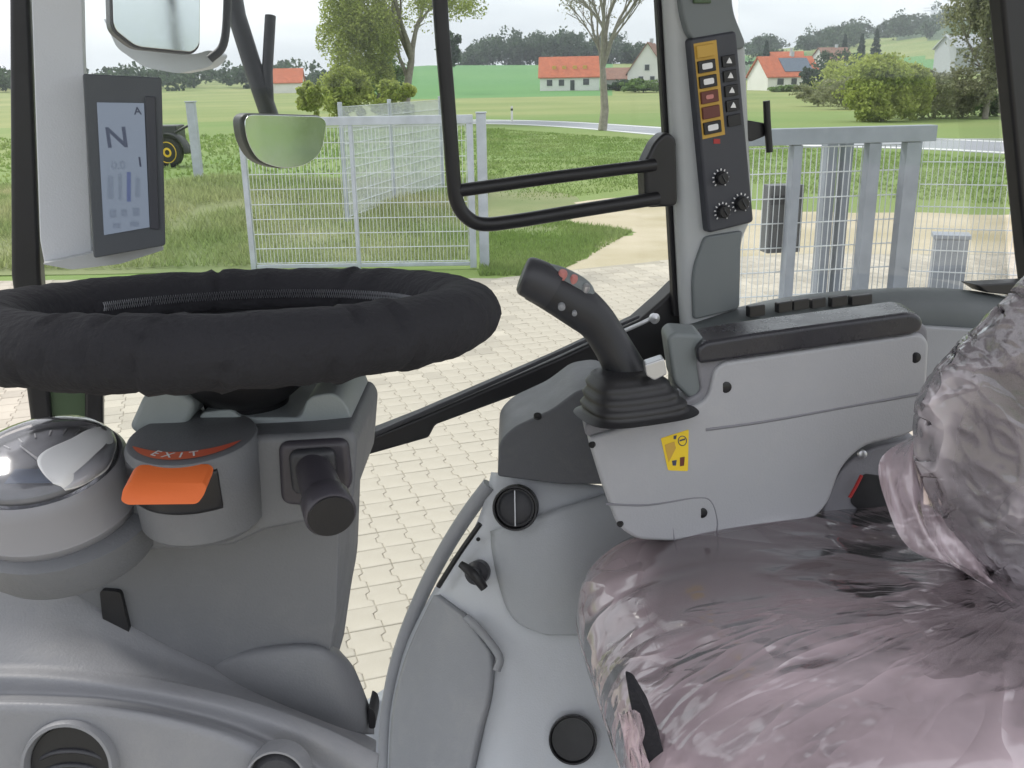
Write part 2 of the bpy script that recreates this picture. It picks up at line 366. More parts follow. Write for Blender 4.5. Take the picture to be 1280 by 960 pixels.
rad = [0, 3, 8, 15, 25, 40, 60, 80, 100, 120, 140, 160, 180, 200, 225, 250, 280, 310, 340, 370, 400, 430, 460, 500, 550, 600, 660, 720, 780, 840, 900, 1000, 1200, 1600, 2400, 4000]
NA = 240; v = [Vector((0, 0, 0))]; f = []; mi = []
for r in rad[1:]:
    for j in range(NA):
        a = 2*math.pi*j/NA-math.pi; x, y = r*math.sin(a), r*math.cos(a); v.append(Vector((x, y, hgt(x, y))))
def fieldmat(r, a):
    px = 640+FPX*math.tan(a)/math.cos(PITCH)*1.0 if abs(a) < 1.2 else 9999
    if r > 175 and 440 < px < 760: return 2 if r < 470 else 3
    if 75 < r: 
        if px > 860 and r > 300: return [3, 2, 1, 3][int((a*9+r*.006) % 4)]
        return 1
    return 0
for j in range(NA): f.append([0, 1+j, 1+(j+1) % NA]); mi.append(0)
for i in range(len(rad)-2):
    for j in range(NA):
        f.append([1+i*NA+j, 1+(i+1)*NA+j, 1+(i+1)*NA+(j+1) % NA, 1+i*NA+(j+1) % NA]); a = 2*math.pi*(j+.5)/NA-math.pi
        mi.append(fieldmat((rad[i+1]+rad[i+2])/2, a))
me = pyd('ground', v, f); fixn(me)
if me.polygons[0].normal.z < 0: me.flip_normals()
for k in ('meadow', 'pasture', 'crop', 'woodfloor'): me.materials.append(M[k])
me.polygons.foreach_set('material_index', mi)
tag(link('ground', me, None), kind='structure')
def sheet(name, pts, z, m, jit=.0, sub=12):
    out = []
    for i in range(len(pts)):
        a, b = pts[i], pts[(i+1) % len(pts)]
        for j in range(sub):
            p = a.lerp(b, j/sub); q = Vector((noise.noise(p*.7), noise.noise(p*.7+Vector((9, 3, 1))), 0))*jit+Vector((noise.noise(p*3), noise.noise(p*3+Vector((5, 3, 1))), 0))*jit*.4
            out.append(Vector((p.x+q.x, p.y+q.y, z)))
    me = pyd(name, out, [list(range(len(out)))]); 
    if me.polygons[0].normal.z < 0: me.flip_normals()
    b = bmesh.new(); b.from_mesh(me); bmesh.ops.triangulate(b, faces=b.faces); b.to_mesh(me); b.free()
    return tag(link(name, me, m, smooth=False), kind='structure')
# road: upper and lower edges followed in the picture, then laid on the ground
up = [(430, 149.5), (600, 149.5), (700, 151.5), (830, 159), (960, 168), (1150, 172), (1290, 177), (1600, 186)]
lo = [(430, 155), (600, 155), (700, 159), (830, 170), (960, 181), (1150, 187), (1290, 194), (1600, 206)]
def road(name, e1, e2, z, m):
    a = spline([G(*q) for q in e1], 8); b = spline([G(*q) for q in e2], 8); n = len(a)
    me = pyd(name, [Vector((p.x, p.y, z)) for p in a+b], [[i, i+1, n+i+1, n+i] for i in range(n-1)]); fixn(me)
    if me.polygons[0].normal.z < 0: me.flip_normals()
    return tag(link(name, me, m, smooth=False), kind='structure')
road('road', up, lo, .004, 'road')
mix = lambda t0, t1: ([(a[0], a[1]*(1-t0)+b[1]*t0) for a, b in zip(up, lo)], [(a[0], a[1]*(1-t1)+b[1]*t1) for a, b in zip(up, lo)])
road('road_edge_line', *mix(.06, .13), .008, 'roadline'); road('road_edge_line', *mix(.86, .95), .008, 'roadline')
# sandy track and bare patch
sheet('gravel_track', [G(*q) for q in [(600, 266), (700, 254), (800, 244), (960, 264), (1290, 268), (1700, 275), (1700, 360), (940, 350), (780, 347), (692, 347), (736, 322), (762, 302), (796, 288), (700, 276), (620, 281)]], .004, 'sand', .35)
# ---------------- paved yard with separate pavers
yard_edge = [G(*q) for q in [(-900, 355), (0, 352), (330, 347), (620, 349), (700, 340), (840, 325), (1000, 318), (1300, 318), (2000, 330)]]
ymax = lambda x: np.interp(x, [p.x for p in yard_edge], [p.y for p in yard_edge])
yp = [p for p in yard_edge]+[Vector((26, 6, 0)), Vector((26, -24, 0)), Vector((-24, -24, 0)), Vector((-24, 8, 0))]
yard = sheet('paved_yard', yp, .010, 'joint', .05)
g1, g2 = G(430, 706), G(472, 823); pd = Vector((g2.x-g1.x, g2.y-g1.y, 0)).normalized(); pq = Vector((-pd.y, pd.x, 0))
LP, WP_ = .200, .165
prof = [(0, .012), (.25, .012), (.35, -.012), (.65, -.012), (.75, .012), (1, .012)]
g_ = .0022
def paver_outline():
    a = [((t-.5)*(LP-2*g_), -WP_/2+g_+d) for t, d in prof]; b = [((t-.5)*(LP-2*g_), WP_/2-g_+d) for t, d in reversed(prof)]
    return a+b
po = paver_outline(); npo = len(po)
bme = bmesh.new()
def paver_mesh():
    v = [pd*x*1.0+pq*y+Vector((0, 0, .004)) for x, y in po]+[pd*x+pq*y+Vector((0, 0, .012)) for x, y in po]+[pd*x*.95+pq*y*.94+Vector((0, 0, .015)) for x, y in po]
    f = [[2*npo+i for i in range(npo)]]
    for k in (0, 1): f += [[k*npo+i, k*npo+(i+1) % npo, (k+1)*npo+(i+1) % npo, (k+1)*npo+i] for i in range(npo)]
    return v, f
pv, pf = paver_mesh()
pme = pyd('paver', pv, pf); fixn(pme); pme.materials.append(M['paver'])
pme.polygons.foreach_set('use_smooth', [False]*len(pme.polygons))
def proj(p):
    q = CM.transposed() @ (p-CAMP); return (640+FPX*q.x/-q.z, 480-FPX*q.y/-q.z) if q.z < 0 else (-1e4, -1e4)
def inpoly(x, y, poly):
    c = False; j = len(poly)-1
    for i in range(len(poly)):
        (xi, yi), (xj, yj) = poly[i], poly[j]
        if (yi > y) != (yj > y) and x < (xj-xi)*(y-yi)/(yj-yi)+xi: c = not c
        j = i
    return c
VIS = [(415, 830), (440, 600), (446, 488), (560, 470), (640, 420), (650, 352), (840, 340), (845, 385), (720, 480), (640, 520), (612, 590), (545, 700), (485, 850), (470, 880)]
cells = []
for i in range(-110, 110):
    for j in range(-110, 110):
        c = pd*(i*LP+(.5*LP if j % 2 else 0)*0)+pq*(j*WP_)+Vector((0, 6, 0))
        if not (1.2 < c.y < ymax(c.x)-.12 and abs(c.x) < 8.6): continue
        x, y = proj(c)
        if not (-250 < x < 1500 and 300 < y < 1100): continue
        cells.append((0 if inpoly(x, y, VIS) else 1, c.length, c))
cells.sort(key=lambda t: (t[0], t[1]))
for _, _, c in cells[:300]:
    o = bpy.data.objects.new('paver', pme); COL.objects.link(o); o.parent = yard; o.location = c+Vector((0, 0, random.uniform(0, .003)))
    o.rotation_euler = (random.gauss(0, .006), random.gauss(0, .006), random.gauss(0, .006))
A = np.array([list(p) for p in pv]); rest = cells[300:]
V = np.concatenate([A+np.array([c.x, c.y, random.uniform(0, .003)]) for _, _, c in rest]); F = []
for k in range(len(rest)): F += [[i+k*len(pv) for i in q] for q in pf]
me = pyd('pavers_beyond', V, F); fixn(me); o = link('paver', me, 'paver', yard, smooth=False); o['kind'] = 'stuff'

# ---------------- grass and weeds
def blades(name, region, n, hmin, hmax, wd, m, zfn=lambda x, y: 0):
    v = []; f = []
    xs = [p.x for p in region]; ys = [p.y for p in region]; poly = [(p.x, p.y) for p in region]; k = 0
    while k < n:
        x, y = random.uniform(min(xs), max(xs)), random.uniform(min(ys), max(ys))
        if not inpoly(x, y, poly): continue
        if noise.noise(Vector((x*.8, y*.8, 3))) < random.uniform(-.7, .2): k += .3; continue
        h = random.uniform(hmin, hmax)*(1+.5*noise.noise(Vector((x*.5, y*.5, 8)))); a = random.uniform(0, 6.28); s = wd*random.uniform(.6, 1.4)*(1+y*.03)
        dx, dy = math.cos(a)*s, math.sin(a)*s; l = h*.5; b = random.uniform(0, 6.28); z = zfn(x, y); i = len(v)
        v += [(x-dx, y-dy, z), (x+dx, y+dy, z), (x+math.cos(b)*l, y+math.sin(b)*l, z+h)]; f.append((i, i+1, i+2)); k += 1
    return tag(link(name, pyd(name, v, f), m, smooth=False), kind='stuff')
def mound(x, y):
    return .55*math.exp(-((x+6.5)/4.5)**2-((y-20)/4)**2)*(1+.3*noise.noise(Vector((x*.6, y*.6, 0))))
v = []; f = []; n1, n2 = 60, 44
for i in range(n1):
    for j in range(n2):
        x, y = -16+i*.32, 13.3+j*.34; v.append((x, y, mound(x, y)-.02))
f = [[i*n2+j, (i+1)*n2+j, (i+1)*n2+j+1, i*n2+j+1] for i in range(n1-1) for j in range(n2-1)]
tag(link('weedy_mound', pyd('weedy_mound', v, f), 'weed', sharp=None), kind='structure')
blades('dry_weeds', [Vector((-14, 13.6, 0)), Vector((-.6, 13.6, 0)), Vector((-.4, 26, 0)), Vector((-14, 27, 0))], 90000, .04, .17, .009, 'weed', mound)
blades('meadow_grass', [G(*q) for q in [(590, 262), (830, 232), (1300, 258), (1500, 215), (1300, 200), (830, 176), (600, 160)]], 45000, .03, .08, .011, 'blade')
blades('verge_grass', [G(*q) for q in [(600, 345), (690, 345), (745, 316), (790, 290), (700, 278), (600, 284)]], 14000, .03, .09, .008, 'blade')
blades('meadow_grass_left', [Vector((-20, 26, 0)), Vector((0, 25, 0)), Vector((0, 55, 0)), Vector((-30, 55, 0))], 9000, .06, .16, .03, 'blade')

# ---------------- foliage
def quads(cl, size):
    """cl: list of (centre, (rx,ry,rz), count): leaf-sized quads through the clumps"""
    vs = []
    for c, rr, n in cl:
        n = int(n); d = rng.normal(size=(n, 3)); d /= np.linalg.norm(d, axis=1)[:, None]; d *= (rng.random(n)**.4)[:, None]
        p = np.array(c)+d*np.array(rr)
        a = rng.normal(size=(n, 3)); a /= np.linalg.norm(a, axis=1)[:, None]; b = rng.normal(size=(n, 3)); b -= a*(a*b).sum(1)[:, None]; b /= np.linalg.norm(b, axis=1)[:, None]
        s = (size*rng.uniform(.5, 1.3, n))[:, None]
        vs.append(np.stack([p-a*s-b*s*.5, p+a*s-b*s*.6, p+a*s*.8+b*s*.6, p-a*s*.9+b*s*.5], 1))
    V = np.concatenate(vs).reshape(-1, 3); n = len(V)//4
    me = bpy.data.meshes.new('crown'); me.vertices.add(len(V)); me.vertices.foreach_set('co', V.ravel()); me.loops.add(4*n); me.loops.foreach_set('vertex_index', np.arange(4*n, dtype=np.int32))
    me.polygons.add(n); me.polygons.foreach_set('loop_start', np.arange(0, 4*n, 4, dtype=np.int32)); me.polygons.foreach_set('loop_total', np.full(n, 4, dtype=np.int32)); me.update(calc_edges=True); me.validate()
    return me
def clumps(c, rx, ry, rz, k, per, rs=.35):
    out = []
    for _ in range(k):
        d = Vector((random.gauss(0, 1), random.gauss(0, 1), random.gauss(0, 1))).normalized()*random.uniform(.35, 1)
        s = rs*random.uniform(.6, 1.3); out.append((Vector(c)+Vector((d.x*rx, d.y*ry, d.z*rz)), (rx*s, ry*s, rz*s*.9), per*random.uniform(.6, 1.3)))
    return out
def branches(base, h, r, depth, spread, seed, tips):
    rs = random.Random(seed); V = []; F = []
    def grow(p, d, l, r, k):
        pts = [p]; q = p.copy(); dd = d.copy()
        for _ in range(3):
            dd = (dd+Vector((rs.gauss(0, .09), rs.gauss(0, .09), rs.gauss(0, .04)))).normalized(); q = q+dd*l/3; pts.append(q.copy())
        vv, ff = tubemesh(pts, [r, r*.88, r*.76, r*.62], 6 if k > 2 else 4, cap=False); o = len(V); V.extend(vv); F.extend([[i+o for i in t] for t in ff])
        if k == 0: tips.append(q); return
        for _ in range(rs.choice((2, 3, 3))):
            nd = (dd+Vector((rs.gauss(0, spread), rs.gauss(0, spread), rs.gauss(.12, spread*.5)))).normalized(); grow(q, nd, l*rs.uniform(.6, .82), r*.6, k-1)
        if k > 1:
            nd = (dd+Vector((rs.gauss(0, spread*1.3), rs.gauss(0, spread*1.3), .1))).normalized(); grow(pts[2], nd, l*.6, r*.45, k-2)
    grow(Vector(base), Vector((0, 0, 1)), h, r, depth); return V, F
def tree(name, base, h, r, depth, spread, seed, leafm, lsize, per, blob, label, cat='tree', group=None, extra=None):
    t = thing(name, base, label, cat, group); tips = []
    V, F = branches(Vector(base), h, r, depth, spread, seed, tips); link('trunk', pyd('trunk', V, F), 'bark', t, sharp=None)
    cl = [(p, (blob, blob, blob*.8), per) for p in tips]+(extra or [])
    link('crown', quads(cl, lsize), leafm, t, smooth=False); return t
def at(px, D): 
    p = P(px, 300, D); return Vector((p.x, D, hgt(p.x, D)))
def bush(name, px, D, wpx, top, bot, leafm, label, k=26, per=260, lsize=.09, group=None, cat='bush', dep=.8, stems=True):
    b = at(px, D); zt = P(px, top, D).z; zb = max(b.z, P(px, bot, D).z); rx = wpx/2/FPX*D*1.05; rz = (zt-zb)/2
    t = thing(name, b, label, cat, group)
    link('crown', quads(clumps((b.x, b.y, zb+rz), rx, rx*dep, rz, int(k*1.5), per*.6, .3)+clumps((b.x, b.y, zb+rz), rx*1.12, rx*dep, rz*1.1, k*2, per*.12, .2), lsize), leafm, t, smooth=False)
    tp = []; V, F = branches(b, max(.3, rz*.5), .03*rx+.03, 2, .5, int(px*7+D), tp); link('trunk', pyd('trunk', V, F), 'bark', t, sharp=None)
    return t
tree('bare_tree', G(753, 163), 3.2, .24, 6, .30, 14, 'leafgrey', .05, 7, .5, 'almost bare spring tree standing alone on the meadow before the road')
b = at(514, 66)
tree('leafing_tree', b, 4.2, .34, 5, .36, 8, 'leafy', .07, 80, 1.2, 'tall tree with fresh yellow green leaves behind the left gate leaf',
     extra=clumps((b.x-3.4, b.y, 6.6), 2.2, 2.5, 5.5, 40, 420, .3)+clumps((P(462, 40, 66).x, 66, P(462, 48, 66).z), 2.4, 2.5, 3.4, 46, 420, .3)+clumps((P(560, 10, 66).x, 66, P(560, -20, 66).z), 2.6, 2.5, 2.6, 22, 200, .3)+clumps((b.x, b.y, P(500, -60, 66).z), 5, 3, 3, 30, 300, .3))
bush('bush', 482, 80, 66, 62, 128, 'leafgreen', 'green bush low under the leafing tree')
bush('bush', 440, 62, 60, 82, 150, 'leafy', 'bright yellow green bush at the left foot of the leafing tree')
bush('bush', 500, 60, 50, 98, 150, 'leafy', 'low light green bush right beside the leafing tree trunk', k=16)
bush('bush', 405, 46, 34, 102, 140, 'leafy', 'small round lime bush above the wide angle mirror', k=14, per=200)
bush('bush', 570, 210, 26, 40, 82, 'leafdark', 'lone dark tree crown on the hill edge left of the wood', lsize=.35, per=120, cat='tree')
bush('bush', 1150, 60, 115, 82, 160, 'leafgrey', 'broad grey brown budding bush beside the road', k=40, per=300)
bush('bush', 1122, 58, 50, 92, 160, 'leafy', 'small lime shrub between the big lime bush and the grey budding bush', k=20, per=300)
bush('bush', 1088, 57, 92, 72, 158, 'leafy', 'lime green leafing bush just left of the grey budding bush', k=44, per=420)
bush('bush', 1066, 120, 120, 72, 132, 'leafy', 'pale yellow green trees behind the lime bush, below the hill', k=50, per=200, lsize=.16, cat='tree')
bush('bush', 1010, 90, 60, 100, 134, 'leafgrey', 'thin pale shrub right of the red roofed house', k=16, per=140, lsize=.1)
bush('bush', 1050, 80, 80, 92, 140, 'leafgrey', 'pale thin bush between the red roofed house and the lime bush', k=22, per=160)
bush('bush', 1216, 62, 60, 112, 158, 'leafgreen', 'low green bush by the road near the rear window post', k=20)
tree('roadside_tree', at(1212, 58), 3.0, .2, 4, .4, 21, 'leafgrey', .09, 60, .9, 'tall budding tree at the right edge beside the rear window post', extra=clumps((at(1216, 58).x, 58, 5.6), 1.7, 1.5, 4.4, 60, 300, .3))
# far wood on the hill, one mass
cl = []
for _ in range(95):
    px = random.uniform(588, 812); D = random.uniform(455, 500); b = at(px, D); top = np.interp(px, [588, 600, 640, 690, 760, 812], [64, 48, 35, 33, 41, 60])+random.uniform(0, 14)
    zt = P(px, top, D).z; r = (zt-b.z)*.5; cl += clumps((b.x, b.y, b.z+r), 5.5, 5, r*.95, 8, 45, .5)
tag(link('far_wood', quads(cl, .6), 'leafdark', smooth=False), kind='stuff')
cl = []
for _ in range(260):
    px = random.uniform(925, 1290); D = random.uniform(520, 880); b = at(px, D); h = random.uniform(7, 13)
    if noise.noise(Vector((px*.018, D*.006, 2))) < -.12: continue
    cl += clumps((b.x, b.y, b.z+h*.5), 6, 6, h*.5, 7, 34, .5)
tag(link('hillside_wood', quads(cl, .7), 'leafdark', smooth=False), kind='stuff')
cl = []
for _ in range(60):
    px = random.uniform(-60, 430); D = random.uniform(300, 420); b = at(px, D); h = random.uniform(4, 8); cl += clumps((b.x, b.y, b.z+h*.5), 6, 5, h*.5, 6, 40, .5)
tag(link('far_hedge', quads(cl, .6), 'leafdark', smooth=False), kind='stuff')
def conifer(px, D, top, label):
    b = at(px, D); zt = P(px, top, D).z; h = zt-b.z; t = thing('conifer', b, label, 'tree', 'conifers in the village')
    V, F = tubemesh([b, b+Vector((0, 0, h*.95))], [.25, .05], 6); link('trunk', pyd('trunk', V, F), 'bark', t)
    cl = [(b+Vector((0, 0, h*(.15+.82*k/14))), ((1-k/14)*h*.2+.25,)*2+(h*.05,), 90) for k in range(15)]; link('crown', quads(cl, .3), 'conifer', t, smooth=False)
for px, D, top, lb in [(944, 300, 52, 'dark conifer left above the red roofed house'), (1056, 320, 44, 'dark conifer in the village, left of the pair on the hill'), (1073, 310, 37, 'tallest dark conifer of the village below the hill'), (1036, 330, 44, 'dark conifer behind the brown roofs in the village')]: conifer(px, D, top, lb)
for px, D, wp, tp, bt, mm, lb in [(1003, 190, 34, 82, 122, 'leafdark', 'dark round tree right beside the red roofed house'), (975, 185, 50, 108, 124, 'leafgreen', 'low hedge in front of the red roofed house'), (800, 200, 52, 100, 122, 'leafgreen', 'green shrubs before the white gabled house'), (776, 215, 40, 100, 121, 'leafdark', 'dark shrub between the two white houses'), (1030, 230, 60, 62, 105, 'leafdark', 'dark tree behind the village roofs'), (955, 340, 60, 62, 90, 'leafdark', 'dark trees behind the red roofed house')]:
    bush('tree', px, D, wp, tp, bt, mm, lb, k=18, per=110, lsize=.3, cat='tree')

# ---------------- houses
def house(name, px, D, wm, dm, hw, hr, yaw, wallm, roofm, label, wins=(), door=None, dormers=(), chim=True, solar=False, gable=False, drop=0):
    b = at(px, D); b.z -= drop; t = thing(name, b, label, 'house'); rz = Matrix.Rotation(R(yaw), 3, 'Z')
    def T(x, y, z): return b+rz@Vector((x, y, z))
    x, y = wm/2, dm/2
    pts = [(-x, -y, -1), (x, -y, -1), (x, y, -1), (-x, y, -1), (-x, -y, hw), (x, -y, hw), (x, y, hw), (-x, y, hw), (-x, 0, hw+hr-.05), (x, 0, hw+hr-.05)]
    f = [[0, 1, 5, 4], [1, 2, 6, 9, 5], [2, 3, 7, 6], [3, 0, 4, 8, 7], [4, 5, 9, 8], [6, 7, 8, 9]]
    if gable: pts = [(a, bb, c) for a, bb, c in pts]
    me = pyd('wall', [T(*p) for p in pts], f); fixn(me); link('wall', me, wallm, t, smooth=False)
    ov = .4; q = []
    for s in (-1, 1):
        q.append([T(-x-ov, s*(y+ov), hw-ov*hr/y), T(x+ov, s*(y+ov), hw-ov*hr/y), T(x+ov, 0, hw+hr), T(-x-ov, 0, hw+hr)])
    v = []; f = []
    for k in q:
        o = len(v); v += k+[p+Vector((0, 0, .22)) for p in k]; f += [[o+i for i in z] for z in ([0, 1, 2, 3], [7, 6, 5, 4], [0, 4, 5, 1], [1, 5, 6, 2], [2, 6, 7, 3], [3, 7, 4, 0])]
    me = pyd('roof', v, f); fixn(me); ro = link('roof', me, roofm, t, smooth=False)
    for wx, wz, ww, wh in wins:
        side = -y-.03
        wd_ = box('window', T(wx, side, wz), (ww+.25, .12, wh+.25), 'render_', t, rz, 0); box('pane', T(wx, side-.06, wz), (ww, .06, wh), 'winglass', wd_, rz, 0)
    if gable:
        for wx, wz in ((-1.2, hw-1.4), (1.3, hw-1.4), (0, hw+1.0)):
            wd_ = box('window', T(-x-.03, wx, wz), (.12, 1.1, 1.3), 'greywall', t, rz, 0); box('pane', T(-x-.1, wx, wz), (.06, .9, 1.1), 'winglass', wd_, rz, 0)
    if door is not None: box('door', T(door, -y-.06, 1.05), (.95, .1, 2.1), 'winglass', t, rz, 0)
    for dx in dormers:
        z = hw+hr*.45; c = T(dx, -y*.55-.2, z); d = box('roof_window', c, (.9, .7, .9), 'amber', ro, rz, 0)
    if solar:
        sl = math.atan2(hr, y); rr = rz@Matrix.Rotation(sl, 3, 'X'); box('solar_panel', T(x*.25, -y*.5, hw+hr*.5+.32), (wm*.55, y*.95, .08), 'solar', t, rr, 0)
    if chim: box('chimney', T(x*.3, .2, hw+hr+.35), (.7, .7, 1.5), 'greywall', ro, rz, 0)
    return t
house('farmhouse', 712, 225, 13.0, 9, 2.9, 4.0, -4, 'render_', 'rooftile', 'long white farmhouse with orange tiled roof beyond the road', wins=[(-4.4, 1.6, 1.2, 1.3), (-1.8, 1.6, 1.2, 1.3), (3.6, 1.7, 1.3, 1.3)], door=.6, dormers=(-3.4, -1.2, 1.1, 3.3), chim=False)
house('garage', 768, 232, 6, 6, 2.2, 2.2, 0, 'greywall', 'roofbrown', 'small brown roofed outbuilding between the white houses', chim=False)
house('gabled_house', 808, 222, 9, 8.5, 3.6, 6.0, 72, 'render_', 'roofbrown', 'white house showing its gable beside the window post', gable=True)
house('red_roofed_house', 966, 205, 11.5, 8.5, 2.7, 3.6, 14, 'render_', 'rooftile', 'red roofed house with grey solar panels seen over the fence', wins=[(-3, 1.6, 1.4, 1.2), (0, 1.6, 1.2, 1.2)], solar=True)
house('village_house', 968, 300, 9, 7, 3.2, 3.2, -10, 'greywall', 'rooftile', 'small house with faded red roof higher up behind the solar roof', drop=-1)
house('village_house', 1022, 310, 10, 8, 3.4, 3.4, 20, 'render_', 'roofbrown', 'brown roofed village house left of the conifers', drop=-1)
house('grey_house', 1178, 210, 9, 7, 4.2, 2.4, 12, 'greywall', 'greywall', 'pale grey house half hidden by the budding tree', wins=[(-2, 2.6, 1.2, 1.2)], chim=False, drop=-3)
house('far_house', 368, 260, 11, 8, 2.6, 3.2, 6, 'render_', 'rooftile', 'far house with pink red roof above the wide angle mirror', chim=False)
# pylon on the hill
b = at(1137, 780); t = thing('power_pylon', b, 'thin lattice power pylon on the hill ridge', 'pylon'); zt = P(1137, 6, 780).z; h = zt-b.z; V = []; F = []
def bar(a, c, r):
    vv, ff = tubemesh([a, c], r, 4); o = len(V); V.extend(vv); F.extend([[i+o for i in q] for q in ff])
for sx in (-1, 1):
    for sy in (-1, 1): bar(b+Vector((sx*3, sy*3, 0)), b+Vector((sx*.4, sy*.4, h)), .14)
for k in range(8):
    z0, z1 = h*k/8, h*(k+1)/8; w0, w1 = 3-2.6*k/8, 3-2.6*(k+1)/8
    for s in (-1, 1): bar(b+Vector((-w0, s*w0, z0)), b+Vector((w1, s*w1, z1)), .09); bar(b+Vector((w0, s*w0, z0)), b+Vector((-w1, s*w1, z1)), .09)
link('lattice_mast', pyd('lattice_mast', V, F), 'galv', t)
for z in (.68, .82): 
    V = []; F = []; bar(b+Vector((-8, 0, h*z)), b+Vector((8, 0, h*z)), .22); link('crossarm', pyd('crossarm', V, F), 'galv', t)

# ---------------- fences and gate
def mesh_wires(name, a, b, z0, z1, dv, dh, r, m, parent):
    d = (b-a); ln = d.length; d.normalize(); nrm = Vector((-d.y, d.x, 0)); lst = []
    n = int(ln/dv)
    for i in range(n+1):
        c = a+d*(i*ln/n); c.z = (z0+z1)/2; lst.append((c, d*r, nrm*r, Vector((0, 0, (z1-z0)/2))))
    k = int((z1-z0)/dh)
    for i in range(k+1):
        for s in (-1, 1): c = (a+b)/2+nrm*s*r*2.1; c.z = z0+(z1-z0)*i/k; lst.append((c, d*ln/2, nrm*r, Vector((0, 0, r*1.3))))
    v, f = boxes_mesh(lst); o = link(name, pyd(name, v, f), m, parent, smooth=False); o['kind'] = 'stuff'; return o
def post(name, p, z0, z1, sx, sy, m, parent, d, bevel=.006):
    rot = Matrix((d, Vector((-d.y, d.x, 0)), Vector((0, 0, 1)))).transposed(); c = Vector((p.x, p.y, (z0+z1)/2)); return box(name, c, (sx, sy, z1-z0), m, parent, rot, bevel)
a, b = G(318, 340), G(592, 336); a.z = b.z = 0; d = (b-a).normalized(); top = 2.02
t = thing('gate_leaf', (a+b)/2, 'galvanised mesh gate leaf standing open before the weedy mound', 'gate')
for q, sx in ((0, .07), (.48, .05), (1, .09)): post('post', a.lerp(b, q), .02, top-.06, sx, .06, 'galv', t, d)
post('top_rail', (a+b)/2, top-.06, top+.05, (b-a).length+.09, .07, 'galv', t, d); post('bottom_rail', (a+b)/2, .05, .10, (b-a).length-.1, .05, 'galv', t, d)
mesh_wires('wire_mesh', a+d*.05, b-d*.06, .12, top-.08, .05, .2, .0032, 'wire', t)
p = G(606, 334); t = thing('gate_post', p, 'thick galvanised post at the right end of the gate leaf', 'post'); post('column', p, 0, 2.08, .13, .13, 'galv', t, d); post('cap', p, 2.083, 2.10, .15, .15, 'galv', t, d)
p = G(251, 243); t = thing('fence_post', p, 'lone pale fence post just right of the display', 'post'); post('column', p, 0, 2.15, .2, .16, 'galv', t, d); post('cap', p, 2.153, 2.18, .24, .2, 'galv', t, d)
a, b = P(436, 300, 17), P(556, 300, 23); a.z = b.z = 0; d2 = (b-a).normalized(); t = thing('mesh_fence', (a+b)/2, 'fine mesh fence panel running away behind the open gate leaf', 'fence')
for q in (0, .42, 1): post('post', a.lerp(b, q), 0, 2.2, .08, .06, 'galv', t, d2)
mesh_wires('wire_mesh', a+d2*.06, b-d2*.06, .05, 2.12, .05, .2, .004, 'wire', t)
# sliding gate on the right
YG = 8.0
a, b = P(925, 300, YG+.0), P(1141, 300, YG+.25); a.z = b.z = 0; d = (b-a).normalized(); ztop = P(1040, 160, YG).z
t = thing('sliding_gate', (a+b)/2, 'wide galvanised sliding gate frame seen right of the switch pillar', 'gate')
post('top_beam', (a+b)/2, ztop-.13, ztop, (b-a).length+.16, .12, 'galvblue', t, d)
post('bottom_beam', (a+b)/2, .06, .24, (b-a).length+.1, .12, 'galvblue', t, d)
for px, wd in ((1141, .13), (1090, .11), (990, .08)): 
    q = (P(px, 300, YG).x-a.x)/(b.x-a.x); post('upright', a.lerp(b, q), .243, ztop-.133, wd, .10, 'galvblue', t, d)
mesh_wires('wire_mesh', a+Vector((0, .09, 0)), b+Vector((0, .09, 0)), .25, ztop-.16, .05, .2, .003, 'wire', t)
for px, wd, lb in ((1028, .10, 'thick blue grey gate guide post, left one of the pair'), (1048, .08, 'darker narrow gate guide post beside the thick guide post')):
    p = P(px, 300, YG+.5); p.z = 0; q = thing('guide_post', p, lb, 'post', 'gate guide posts'); post('column', p, 0, ztop-.06, wd, .12, 'galvblue', q, d); post('cap', p, ztop-.057, ztop-.045, wd+.02, .14, 'galvblue', q, d)
p = P(977, 272, YG+.25); t = thing('letter_box', p, 'dark grey box mounted on the gate beside the switch pillar', 'box'); post('case', p, p.z-.29, p.z+.28, .30, .16, 'dashdark', t, d); post('flap', p+Vector((0, -.083, .16)), p.z+.12, p.z+.2, .26, .01, 'panel', t, d)
a, b = P(1135, 300, 9.2), P(1420, 300, 8.6); a.z = b.z = 0; d3 = (b-a).normalized(); t = thing('mesh_fence', (a+b)/2, 'double rod mesh fence to the right of the sliding gate', 'fence')
for q in (0, 1): post('post', a.lerp(b, q), 0, 1.95, .07, .06, 'galvblue', t, d3)
mesh_wires('wire_mesh', a+d3*.05, b-d3*.05, .04, 1.9, .05, .2, .003, 'wire', t)
p = P(1186, 320, 11.0); p.z = 0; t = thing('junction_cabinet', p, 'low pale grey cabinet on the sand behind the mesh fence', 'cabinet'); zt = P(1186, 292, 11).z; post('case', p, 0, zt-.05, .36, .25, 'galvblue', t, d3); post('lid', p, zt-.047, zt, .4, .29, 'galvblue', t, d3)
for px, py, lb in ((640, 150, 'small white marker post at the road edge before the farmhouse'),):
    p = G(px, py+2); t = thing('marker_post', p, lb, 'post'); post('column', p, 0, 1.0, .14, .12, 'render_', t, Vector((1, 0, 0))); post('band', p, .7, .85, .15, .13, 'black', t, Vector((1, 0, 0)))
